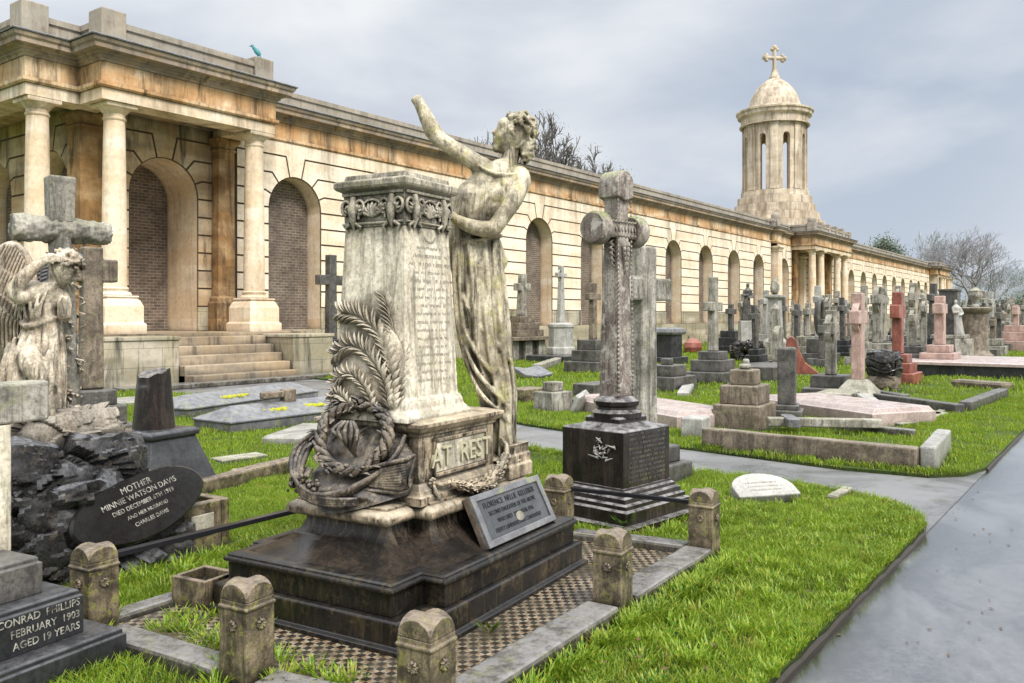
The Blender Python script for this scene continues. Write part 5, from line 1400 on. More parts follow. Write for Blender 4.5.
# flat ledgers near steps
def ledger(px0, y0, px1, y1, wd, label, mat, h=.12, name='ledger_stone', roll=0, point=False, cat='ledger'):
    a = Vector(gnd(px0, y0)[:2]); b = Vector(gnd(px1, y1)[:2]); c = (a+b)/2; d = b-a; L = d.length/2; rz = math.atan2(d.y, d.x)
    mb = MB()
    if point: pts = [(-L, -wd), (L-.45, -wd), (L, -wd*.4), (L, wd*.4), (L-.45, wd), (-L, wd)]
    else: pts = [(-L, -wd), (L, -wd), (L, wd), (-L, wd)]
    mb.loft([[Vector((x, y, -.04)) for x, y in pts], [Vector((x, y, h*.7)) for x, y in pts], [Vector((x*.985, y*.96, h*.75)) for x, y in pts], [Vector((x*.96, y*.86, h)) for x, y in pts]])
    o = mb.build(name, M[mat], bevel=.008, loc=(c.x, c.y, 0), rz=rz); o.rotation_euler.x = roll
    keep(c.x, c.y, L, wd, rz); return tag(o, label, cat)
ledger(216, 462, 262, 456, .14, 'thin pale stone fragment lying in the grass by the hipped coped stone', 'grey', .035, 'stone_fragment', cat='fragment')
ledger(232, 474, 250, 473, .10, 'small pale stone chip in the grass below the longer fragment', 'grey', .04, 'stone_fragment', cat='fragment')
ledger(283, 444, 320, 430, .28, 'pale flat stone slab half hidden behind the carved drapery', 'kerbpale', .1)
ledger(70, 408, 168, 400, .45, 'flat pinkish paved grave slab between the black steps and the portico', 'kerbpale', .08)
# dark cross beside the portico steps
t0 = cross_grave(331, 372, 255, 'tall dark grey cross on a black inscribed base right of the portico steps', 'darkgrey', 'granite', .16, .52, .22, ((.52, .42, .95),), azf=.70)
mb = MB()
for k in range(8): mb.box((0, -.422, .82-.085*k), (.7-.1*(k % 3), .004, .018))
mb.build('worn_inscription', M['slate'], t0)

# ------------------------------------------------------------------ between the pedestal and the mottled cross
t0 = thing('chest_gravestone', 'leaning cross on a stepped table tomb with block legs by the colonnade wall', 'gravestone', (*at(521, 32.5), 0), R(-4)); keep(*at(521, 32.5), 1.0, .8)
for x in (-.8, 0, .8):
    mb = MB(); mb.box((x, 0, .33), (.42, .8, .78)); mb.build('leg', M['grey'], t0, bevel=.02)
mb = MB(); mb.box((0, 0, .3), (1.4, .5, .7)); mb.build('core', M['darkgrey'], t0)
z = tiers(t0, 'brown', ((1.15, .62, .14), (.78, .5, .26), (.62, .42, .26), (.45, .32, .26)), .72)
add_cross(t0, 'grey', z, 3.25-z, .17, .38, .24, 1.10, .14, .8, lean=.06)
# slender pale celtic cross
t0 = thing('cross_gravestone', 'slender white cross with a small ringed head on a pale octagonal pedestal by the wall', 'gravestone', (*at(561, 30.5), 0), R(0)); keep(*at(561, 30.5), .8, .7)
mb = MB(); mb.sq([(1.05, .8, -.04), (1.05, .8, .24), (.95, .7, .26)]); mb.build('dark_slab', M['granite'], t0, bevel=.02)
mb = MB(); mb.lathe([(.52, .26), (.52, .5), (.47, .54), (.45, 1.2), (.49, 1.24), (.49, 1.34), (.32, 1.40)], 8); mb.build('pedestal', M['white'], t0, bevel=.01)
mb = MB(); mb.slab(cross_outline(2.05, .17, .30, 1.72, .07, .45, .02), .16, (0, 0, 1.38))
mb.tube([(.19*math.cos(a_), 0, 3.1+.19*math.sin(a_)) for a_ in [2*PI*k/20 for k in range(21)]], .035, 6); mb.build('cross', M['white'], t0, bevel=.015)
cross_grave(593, 373, 283, 'dark brown cross on three mossy steps left of the mottled cross', 'brown', 'darkgrey', .11, .33, .17, ((.72, .55, .32), (.52, .42, .32), (.38, .32, .3)), azf=.76)
def slab_on(px, yb, size, label, mat, h=.2, rz=0, tilt=0, name='stone_block', cat='stone block', z=0):
    u, w_, Y = gnd(px, yb); u, w_ = at(px, Y+size[0]*.4)
    mb = MB(); mb.sq([(size[0]/2, size[1]/2, -.04), (size[0]/2, size[1]/2, h-.02), (size[0]/2-.02, size[1]/2-.02, h)]); o = mb.build(name, M[mat], bevel=.01, loc=(u, w_, z), rz=R(rz)); o.rotation_euler.x = R(tilt)
    keep(u, w_, size[0]/2, size[1]/2, R(rz)); return tag(o, label, cat)
# open book marker
bk = thing('book_marker', 'tilted pale open stone book lying in the grass beside the long pale kerb', 'grave marker', (*at(532, 22.5), 0), R(-15)); keep(*at(532, 22.5), .5, .35)
for s in (-1, 1):
    mb = MB(); mb.box((s*.24, 0, .13), (.48, .62, .1), rx=R(18), ry=R(-8*s)); mb.build('page', M['slate'], bk, bevel=.02)
kerbrun(gnd(537, 371)[:2], gnd(575, 357)[:2], .28, -.05, .2, 'grey', 'long pale kerb leading away behind the open stone book')
slab_on(527, 402, (.62, .4), 'dark mossy kerb block right beside the statue robe', 'bollard', .25, -5)
t0 = thing('broken_gravestone', 'small broken pedestal with a rough cap, left of two white fragments', 'gravestone', (*at(553, 14.6), 0), R(-8)); keep(*at(553, 14.6), .3, .25)
tiers(t0, 'grey', ((.26, .22, .33), (.14, .12, .16)))
for (px, yb, rx_, lab) in ((576, 412, 24, 'white broken marble fragment leaning beside the small broken pedestal'), (588, 410, -20, 'smaller white marble fragment close to the mottled cross shaft')):
    u, w_, Y = gnd(px, yb)
    mb = MB(); mb.slab([(-.13, -.05), (.13, -.05), (.11, .25), (.03, .36), (-.09, .30)], .10); o = mb.build('marble_fragment', M['white'], bevel=.02, loc=(u, w_, 0), rz=R(-15)); o.rotation_euler.x = R(rx_); tag(o, lab, 'fragment')
slab_on(596, 398, (.9, .5), 'dark green stained slab behind the white fragments', 'darkgrey', .28, -5, name='stone_slab', cat='slab')
# fallen half round headstone
hs = thing('fallen_headstone', 'white round-topped headstone fallen flat in the grass near the far corner post', 'headstone', (gnd(763, 500)[0], gnd(763, 500)[1], 0), R(-38)); keep(gnd(763, 500)[0], gnd(763, 500)[1], .24, .16, R(-62))
mb = MB(); pts = [(.30*math.cos(PI*k/16), .20*math.sin(PI*k/16)) for k in range(17)]+[(-.30, -.12), (.30, -.12)]
mb.slab([(x, z) for x, z in pts], .09)
o = mb.build('slab', M['white'], hs, bevel=.012); o.rotation_euler.x = R(-64); o.location = (0, 0, .08)
sm = MB(); q = random.Random(2)
for k in range(3):
    x = -.15
    while x < .15:
        sm.box((x, -.0465, .06-.05*k), (.006, .003, .018), ry=q.uniform(-.5, .5)); x += q.uniform(.012, .022)
sm.build('worn_inscription', M['engrave'], o)
ledger(832, 501, 848, 492, .045, 'small grey stone chip at the edge of the verge by the path', 'grey', .05, 'stone_fragment', cat='fragment')

# ------------------------------------------------------------------ far side of the path: kerbed plots and ledgers
kb = 'bollard'
k0 = gnd(704, 447)[:2]; k1 = gnd(918, 470)[:2]; k2 = gnd(938, 452)[:2]
kerbrun(k0, k1, .14, -.05, .24, 'brown', 'long brown near kerb of the grassy plot beyond the path')
kerbrun((k1[0]+.03, k1[1]-.09), (k2[0]+.25, k2[1]-.02), .16, -.05, .25, 'kerbpale', 'pale end kerb of the grassy plot nearest the wet road')
kerbrun(gnd(780, 424)[:2], gnd(915, 437)[:2], .12, -.05, .10, 'kerb', 'low rear kerb of the grassy plot beyond the path')
t0 = thing('stepped_gravestone', 'three stained brown steps that have lost their cross, at the head of the grassy plot', 'gravestone', (*at(745, 12.5), 0), R(4)); keep(*at(745, 12.5), .6, .5)
z = tiers(t0, 'brown', ((.43, .34, .34), (.33, .27, .27), (.20, .17, .22)))
mb = MB(); mb.box((.0, 0, z+.04), (.20, .14, .08)); mb.box((.05, 0, z+.1), (.07, .10, .10)); mb.build('broken_stub', M['grey'], t0, bevel=.03)
u, w = at(787, 13.3); t0 = thing('pillar_gravestone', 'plain dark square pillar standing between the stepped grave and the pink ledger', 'gravestone', (u, w, 0), R(14)); keep(u, w, .25, .25)
tiers(t0, 'darkgrey', ((.28, .24, .16), (.2, .18, .08)))
mb = MB(); mb.sq([(.15, .13, .24), (.155, .135, 1.10), (.13, .11, 1.13)]); mb.build('pillar', M['darkgrey'], t0, bevel=.012)
ledger(905, 425, 790, 408, .62, 'large flat pink granite ledger beyond the grassy plot', 'pinkpale', .26, point=False)
ledger(708, 428, 598, 408, .55, 'large flat pink ledger left of the three brown steps', 'pinkpale', .26)
slab_on(696, 437, (.35, .3), 'small white end stone at the corner of the left pink ledger', 'white', .26, 5)
t0 = thing('fallen_cross', 'grey cross broken off and lying on the kerbed plot beside the pink ledger', 'fallen cross', (*gnd(805, 433)[:2], .1), R(-62))
mb = MB(); mb.box((.25, 0, .05), (1.5, .16, .12)); mb.build('shaft', M['grey'], t0, bevel=.015)
mb = MB(); mb.box((-.2, 0, .062), (.17, .62, .125)); mb.build('arm', M['slate'], t0, bevel=.015)
# mid field crosses
t0 = thing('broken_gravestone', 'low mossy two-step grave with a stub on top, right of the mottled cross', 'gravestone', (*at(667, 18.9), 0), R(0)); keep(*at(667, 18.9), .55, .45)
tiers(t0, 'darkgrey', ((.56, .45, .30), (.37, .3, .24), (.12, .1, .14)))
ledger(683, 397, 692, 383, .12, 'short white slab leaning out of the grass beside the two-step grave', 'white', .12, 'stone_fragment', cat='fragment')
cross_grave(713, 384, 277, 'tall olive grey cross on three steps in the open grass left of centre', 'grey', 'darkgrey', .12, .38, .2, ((.68, .52, .28), (.48, .38, .28), (.30, .26, .2)), azf=.60, ah=.11)
cross_grave(831, 399, 310, 'pale round-headed cross on a grey base behind the large pink ledger', 'grey', 'darkgrey', .13, .26, .18, ((.62, .4, .20), (.38, .3, .24)), ring=.30, azf=.72, ah=.12)
slab_on(838, 405, (1.0, .6), 'low grey table slab in front of the round-headed cross', 'grey', .22, 4, name='stone_slab', cat='slab')
t0 = cross_grave(858, 402, 293, 'pink granite ring-headed cross on a spreading grey rock base', 'pink', 'grey', .14, .30, .2, ((.50, .42, .10),), ring=.30, azf=.76, ah=.13)
mb = MB(); mb.sq([(.46, .38, .09), (.2, .17, .38), (.18, .15, .40)]); mb.build('rock_base', M['grey'], t0, bevel=.02)
# bound rock pile
t0 = thing('rock_gravestone', 'squat pile of grey rock bound with carved dark bands, right of the pink ring cross', 'gravestone', (*at(884, 18.6), 0), R(0)); keep(*at(884, 18.6), .45, .4)
rockmesh('rock', (0, 0, .58), (.74, .62, .56), 6, 'rock', t0, amp=.05); rockmesh('rock', (0, 0, .15), (.72, .6, .40), 7, 'brown', t0, amp=.04)
mb = MB()
for dz in (.45, .66): mb.tube([(.42*math.cos(2*PI*k/20), .36*math.sin(2*PI*k/20), dz+.05*math.sin(k)) for k in range(21)], .03, 6)
for a_ in (.3, 2.2, 4.1, 5.2): mb.tube([(.40*math.cos(a_), .34*math.sin(a_), .35), (.42*math.cos(a_+.1), .36*math.sin(a_+.1), .6), (.3*math.cos(a_+.2), .25*math.sin(a_+.2), .87)], .025, 6)
mb.build('carved_band', M['wetblack'], t0, smooth=60)
cross_grave(898, 384, 292, 'plain red granite cross on red steps beside the bound rock pile', 'red', 'red', .16, .38, .22, ((.55, .45, .26), (.42, .35, .24), (.30, .26, .2)), azf=.68, ah=.16)
cross_grave(940, 374, 296, 'pale pink granite cross on three steps standing left of a square grey column', 'pink', 'pink', .17, .44, .26, ((.75, .6, .30), (.55, .45, .28), (.36, .3, .22)), azf=.74, ah=.14)
cross_grave(913, 372, 308, 'grey cross on dark steps just right of the plain red cross', 'grey', 'darkgrey', .12, .3, .18, ((.60, .5, .28), (.45, .38, .25), (.32, .28, .2)), ring=.26)
cross_grave(878, 362, 287, 'tall stone cross with a mossy ringed head above the bound rock pile', 'grey', 'grey', .2, .5, .3, ((.8, .6, .35), (.55, .45, .3)), ring=.5, azf=.78, ah=.16)
t0 = thing('column_gravestone', 'tall square grey column monument with a figure leaning against it', 'monument', (*at(950, 28), 0), R(0)); keep(*at(950, 28), .6, .6)
tiers(t0, 'grey', ((.62, .55, .35), (.5, .45, .55), (.55, .5, .12)))
mb = MB(); mb.sq([(.30, .28, 1.02), (.29, .27, 2.42), (.33, .31, 2.45), (.33, .31, 2.52)]); mb.build('column', M['darkgrey'], t0, bevel=.02)
def mourner(name, label, px, Y, z0, H, mat='white', lean=.1, rz=-54, ped=None, cat='statue', wings=False):
    u, w_ = at(px, Y); t_ = thing(name, label, cat, (u, w_, 0), R(rz)); keep(u, w_, .4, .4)
    if ped: z_ = tiers(t_, ped[0], ped[1])
    b = MB(); s = H/1.7
    prof = [(.24, 0), (.22, .2), (.19, .6), (.17, .85), (.14, 1.0), (.16, 1.2), (.19, 1.38), (.10, 1.48), (.06, 1.52)]
    rg = []
    for r_, z in prof:
        rg.append([Vector((lean*z*s+r_*s*math.cos(2*PI*k/24)*(1+.08*math.sin(7*2*PI*k/24)*(z < 1)), r_*s*.75*math.sin(2*PI*k/24)*(1+.08*math.sin(7*2*PI*k/24)*(z < 1)), z0+z*s)) for k in range(24)])
    b.loft(rg); b.ell((lean*1.62*s, 0, z0+1.62*s), (.085*s, .09*s, .11*s)); b.ell((lean*1.62*s-.05*s, -.02, z0+1.58*s), (.03*s, .05*s, .04*s))
    b.tube([(lean*1.38*s-.16*s, 0, z0+1.36*s), (lean*s-.22*s, -.10*s, z0+1.12*s), (lean*s-.02*s, -.2*s, z0+1.16*s)], [.06*s, .05*s, .035*s], 8, round_ends=True)
    b.tube([(lean*1.38*s+.16*s, 0, z0+1.36*s), (lean*s+.24*s, -.06*s, z0+1.1*s), (lean*s+.05*s, -.2*s, z0+1.02*s)], [.06*s, .05*s, .035*s], 8, round_ends=True)
    if wings:
        for sg in (-1, 1): b.tube([(sg*.06*s, .1*s, z0+1.25*s), (sg*.25*s, .16*s, z0+1.6*s), (sg*.3*s, .16*s, z0+1.3*s), (sg*.2*s, .14*s, z0+.7*s)], [.05*s, .12*s, .12*s, .03*s], 8, flat=.4)
    figure('body', b, M[mat], t_, .03, 2, 0)
    return t_
mourner('stone_statue', 'pale robed figure standing at the right side of the square grey column', 960, 27.6, .9, 1.25, 'white', -.12, ped=('grey', ((.30, .28, .9),)))
# round urn pedestal
t0 = thing('urn_monument', 'round brown drum pedestal with a stone urn on top', 'monument', (*at(975, 31.0), 0), 0); keep(*at(975, 31), .7, .7)
mb = MB(); mb.lathe([(.62, -.04), (.62, .22), (.55, .26), (.48, .34), (.44, .42), (.42, 1.72), (.47, 1.76), (.56, 1.84), (.58, 1.92), (.40, 1.96)], 28); mb.build('drum_pedestal', M['brown'], t0, smooth=40)
mb = MB(); mb.lathe([(.16, 1.96), (.16, 2.02), (.07, 2.08), (.08, 2.14), (.22, 2.3), (.26, 2.42), (.2, 2.52), (.22, 2.56), (.12, 2.62), (.03, 2.7)], 20); mb.build('urn', M['grey'], t0, smooth=60)
# long raised ledger
u, w = at(960, 26.5)
a = Vector(gnd(957, 373)[:2]); 
lw = thing('raised_grave_platform', 'long low black-sided platform with a pink top at the right edge', 'grave platform', (27.5, 3.6, 0), 0)
mb = MB(); mb.sq([(2.2, 1.7, -.04), (2.2, 1.7, .30)]); mb.build('walls', M['granite'], lw, bevel=.01)
mb = MB(); mb.sq([(2.28, 1.78, .3), (2.28, 1.78, .38), (2.22, 1.72, .40)]); mb.build('top_slab', M['pinkpale'], lw, bevel=.01); keep(27.5, 3.6, 2.3, 1.8)
# kerbed grassy plots near the road
for (p, q_, lab) in (((905, 403), (865, 396), 'dark kerb at the left of the road-side grassy plot'), ((865, 400), (960, 414), 'long dark fallen kerb along the front of the road-side grassy plot'), ((965, 411), (1003, 396), 'broken kerb pieces on the road side of the grassy plot')):
    kerbrun(gnd(*p)[:2], gnd(*q_)[:2], .2, -.05, .16, 'darkgrey', lab)
ledger(957, 386, 1008, 390, .22, 'narrow brown slab lying in the grass near the long black platform', 'brown', .16, 'stone_slab')
ledger(862, 404, 876, 414, .12, 'white strip of stone across the dark kerb of the road-side plot', 'white', .2, 'stone_fragment', cat='fragment')
ledger(905, 420, 930, 414, .3, 'flat grey stone flag in grass between pink ledger and dark kerb', 'grey', .05, 'stone_fragment', cat='fragment')
ledger(935, 417, 948, 409, .06, 'thin pale stone strip pointing towards the road', 'grey', .05, 'stone_fragment', cat='fragment')
ledger(880, 424, 905, 421, .35, 'flat mossy stone flag beside the end of the large pink ledger', 'grey', .05, 'stone_fragment', cat='fragment')

# ------------------------------------------------------------------ graves near the colonnade wall
t0 = thing('pedestal_gravestone', 'black square pedestal with pale capped top right of the big plain cross', 'gravestone', (*at(667, 29), 0), 0); keep(*at(667, 29), .7, .6)
tiers(t0, 'granite', ((.62, .5, .25), (.42, .36, .75))); mb = MB(); mb.sq([(.5, .44, 1.0), (.55, .48, 1.08), (.5, .44, 1.2), (.4, .34, 1.24)]); mb.build('cap', M['slate'], t0, bevel=.02)
cross_grave(677, 343, 304, 'slim pink cross standing close against the podium wall', 'pink', 'pink', .15, .42, .2, ((.45, .4, .3),), azf=.72)
mb = MB(); mb.ell((0, 0, .25), (.55, .4, .42), None, 9, 6); o = mb.build('pink_boulder', M['red'], loc=(*at(693, 38), 0)); tag(o, 'rough reddish boulder marker at the foot of the podium wall', 'grave marker')
cross_grave(723, 341, 306, 'stubby pink granite pillar cross behind the olive grey cross', 'pink', 'pink', .26, .38, .3, ((.5, .45, .25),), azf=.8)
cross_grave(731, 354, 304, 'dark cross on three black steps beside a carved figure', 'darkgrey', 'granite', .13, .42, .2, ((.78, .6, .35), (.55, .45, .35), (.4, .34, .3)), azf=.72)
mourner('stone_statue', 'dark mourning figure on a tall pale pillar before the arches', 746, 35.5, 1.45, 1.55, 'darkgrey', .05, ped=('white', ((.55, .5, .4), (.27, .25, 1.04))))
u, w = at(748, 31); t0 = thing('rock_gravestone', 'jumbled black rock heap at the foot of the dark mourning figure', 'gravestone', (u, w, 0), 0); rockmesh('rock', (0, 0, .3), (1.1, .9, .8), 11, 'wetblack', t0, amp=.14)
slab_on(758, 357, (1.6, .8), 'low dark slab left of the pale domed stone', 'darkgrey', .3, 0, name='stone_slab', cat='slab')
t0 = thing('pillar_gravestone', 'tall pale pillar topped by a carved group, rising from a white domed stone', 'monument', (*at(775, 31.5), 0), 0); keep(*at(775, 31.5), .7, .7)
mb = MB(); mb.lathe([(.50, -.04), (.52, .4), (.42, .72), (.25, .88), (.05, .92)], 20); mb.build('domed_base', M['white'], t0, smooth=60)
mb = MB(); mb.sq([(.25, .25, .7), (.19, .19, 2.25), (.3, .3, 2.32), (.3, .3, 2.42)]); mb.build('pillar', M['white'], t0, bevel=.02)
b = MB(); b.ell((0, 0, 2.7), (.2, .16, .3)); b.ell((.03, -.02, 3.0), (.08, .08, .1)); b.ell((-.16, 0, 2.66), (.14, .12, .2)); figure('carved_group', b, M['grey'], t0, .03, 1, .02, .1)
slab_on(768, 381, (1.5, .8), 'low stepped grey slab behind the plain dark pillar', 'darkgrey', .36, 0, name='stone_slab', cat='slab')
slab_on(762, 371, (1.3, .7), 'flat dark slab farther behind the plain dark pillar', 'darkgrey', .2, 0, name='stone_slab', cat='slab')
# red scroll stone
t0 = thing('scroll_gravestone', 'red granite scroll-backed sloping headstone', 'gravestone', (*at(803, 23.6), 0), R(20)); keep(*at(803, 23.6), .4, .5)
mb = MB(); prof = [(-.45, 0), (.40, 0), (.42, .05), (.05, .35), (-.12, .7), (-.2, 1.0), (-.32, 1.07), (-.42, 1.0), (-.45, .85)]
mb.slab(prof, .55); me = mb.mesh('scroll'); me.transform(Matrix.Rotation(R(-90), 4, 'Z')); link('scroll', me, M['red'], t0, bevel=.02)
mb = MB(); mb.sq([(.36, .6, -.04), (.36, .6, .0), (.34, .58, .03)]); mb.build('base', M['darkgrey'], t0)
# draped urn ring
t0 = thing('draped_gravestone', 'dark looped wreath-like draped monument before the second portico', 'monument', (*at(821, 29.5), 0), 0); keep(*at(821, 29.5), .5, .5)
z = tiers(t0, 'darkgrey', ((.55, .5, .35), (.42, .38, .5))); b = MB()
for k in range(3): b.tube([(.28*math.cos(a_)+.05*k-.05, .05*k, z+.72+(.62-.05*k)*math.sin(a_)) for a_ in [2*PI*j/24 for j in range(25)]], .07, 7)
b.build('draped_ring', M['darkgrey'], t0, smooth=60)
cross_grave(783, 358, 297, 'dark slim cross just right of the tall pale pillar', 'darkgrey', 'darkgrey', .11, .3, .16, ((.5, .4, .3), (.36, .3, .3)))
cross_grave(797, 352, 304, 'dark cross with square arms behind the red scroll stone', 'darkgrey', 'granite', .15, .42, .2, ((.6, .5, .3), (.42, .36, .3)))
cross_grave(808, 356, 303, 'pale grey cross beside the dark square-armed cross behind the red scroll stone', 'grey', 'grey', .14, .4, .2, ((.6, .5, .4), (.42, .36, .4)))
cross_grave(760, 346, 300, 'grey shaft cross leaning between figure and pale pillar', 'grey', 'darkgrey', .12, .28, .16, ((.5, .42, .4),), lean=-.03)
cross_grave(716, 336, 277, 'tall white ringed cross against the arches above the olive grey cross', 'white', 'white', .2, .5, .24, ((.7, .6, .4), (.5, .45, .5)), ring=.48, azf=.85)
cross_grave(985, 360, 309, 'grey pillar cross right of the drum pedestal', 'darkgrey', 'darkgrey', .18, .36, .2, ((.5, .45, .4),), azf=.8)
cross_grave(993, 356, 317, 'low brown cross beyond the drum pedestal', 'brown', 'grey', .16, .36, .2, ((.55, .5, .4), (.4, .36, .3)))
cross_grave(999, 352, 308, 'tall dark grey cross third from the right edge', 'darkgrey', 'darkgrey', .18, .5, .22, ((.6, .5, .4),), azf=.78)
cross_grave(1016, 352, 305, 'pink cross with stepped pink base at the right edge of the photo', 'pink', 'pink', .2, .6, .24, ((1.1, .9, .5), (.8, .7, .4), (.55, .45, .3)), azf=.72)
cross_grave(1008, 350, 318, 'small grey cross left of the pink cross at the right edge', 'grey', 'grey', .15, .4, .2, ((.5, .45, .4),))
mourner('stone_statue', 'white winged figure on a grey pedestal between plain red and pale pink crosses', 921, 46, 1.5, 1.6, 'grey', .03, ped=('grey', ((.6, .55, .5), (.4, .36, .98))), wings=True)

# ------------------------------------------------------------------ the crowded far rows: each stone an object, copied from small prototypes
def proto(kind, mat, base):
    t_ = thing('cross_gravestone' if kind < 3 else 'headstone', '', 'gravestone', (0, 0, 0))
    if kind == 0: z = tiers(t_, base, ((.45, .4, .25), (.32, .28, .25), (.22, .2, .2))); add_cross(t_, mat, z, 1.6, .11, .34, .17)
    elif kind == 1: z = tiers(t_, base, ((.5, .42, .3), (.36, .3, .3))); add_cross(t_, mat, z, 1.9, .13, .33, .2, ring=.30, azf=.78) if False else add_cross(t_, mat, z, 1.9, .13, .33, .2, 1.48, .12, .85, 0, .32)
    elif kind == 2: z = tiers(t_, base, ((.4, .35, .3),)); add_cross(t_, mat, z, 1.25, .12, .36, .16, flare=.02)
    elif kind == 3:
        z = tiers(t_, base, ((.42, .22, .15),)); mb = MB(); mb.slab([(-.32, z), (.32, z), (.32, z+.75)]+[(.32*math.cos(PI*k/10), z+.75+.2*math.sin(PI*k/10)) for k in range(1, 10)]+[(-.32, z+.75)], .14); mb.build('slab', M[mat], t_, bevel=.01)
    elif kind == 4:
        z = tiers(t_, base, ((.45, .42, .3), (.32, .3, .7), (.38, .36, .1))); mb = MB(); mb.lathe([(.12, z), (.06, z+.08), (.2, z+.3), (.18, z+.42), (.05, z+.55)], 12); mb.build('urn', M[mat], t_, smooth=60)
    elif kind == 5:
        z = tiers(t_, base, ((.5, .45, .3), (.3, .3, .5))); mb = MB(); mb.sq([(.2, .2, z), (.15, .15, z+1.3), (.02, .02, z+1.5)]); mb.build('obelisk', M[mat], t_, bevel=.01)
    return t_
specs = [(0, 'grey', 'grey', 'weathered grey cross on steps in the crowded far rows'), (1, 'grey', 'darkgrey', 'ring-headed grey cross in the crowded far rows'), (2, 'darkgrey', 'darkgrey', 'small sooty cross on one block in the crowded far rows'),
         (3, 'grey', 'grey', 'round-topped grey headstone in the crowded far rows'), (4, 'brown', 'grey', 'brown urn on a square pedestal in the crowded far rows'), (5, 'grey', 'grey', 'grey tapered obelisk in the crowded far rows'), (0, 'white', 'white', 'white marble cross on steps in the crowded far rows'), (2, 'pink', 'pink', 'small pink granite cross in the crowded far rows'), (0, 'darkgrey', 'granite', 'black-stepped dark cross in the crowded far rows')]
placed = [(e[0], e[1]) for e in EXCL]
q = random.Random(21); protos = {}; cnt = 0; tries = 0
while cnt < 215 and tries < 12000:
    tries += 1
    if cnt < 95: uu = q.uniform(24, 62); ww = q.uniform(3.0, 19.5)
    else: uu = q.uniform(55, 135); ww = q.uniform(2.8, 18.5)
    X = uu*RT[0]+ww*RT[1]; Y = uu*FW[0]+ww*FW[1]; px = 512+X/Y*F; yb = HZ+EYE/Y*F
    if px < 742 or px > 1040 or (px < 800 and ww < 9): continue
    if Y < 27 or (px > 945 and Y < 42): continue
    if any((uu-a_)**2+(ww-b_)**2 < (1.25 if uu < 60 else 1.8)**2 for a_, b_ in placed): continue
    placed.append((uu, ww)); k = q.choices(range(9), (7, 6, 6, 1.5, .8, .7, 3, 1.5, 3))[0]
    g_ = specs[k]; rz_ = R(q.uniform(-8, 8)); sc_ = q.uniform(.8, 1.35)
    if k not in protos:
        p_ = proto(g_[0], g_[1], g_[2]); p_.location = (uu, ww, 0); p_.rotation_euler = (0, 0, rz_); p_.scale = (sc_,)*3
        p_['label'] = g_[3]; p_['group'] = g_[3]+' group'; protos[k] = p_
    else:
        c_ = copy_thing(protos[k], (uu, ww, -.03), rz_, g_[3], g_[3]+' group', sc_)
        c_.rotation_euler.x = R(q.gauss(0, 1.8)); c_.rotation_euler.y = R(q.gauss(0, 1.8))
    cnt += 1
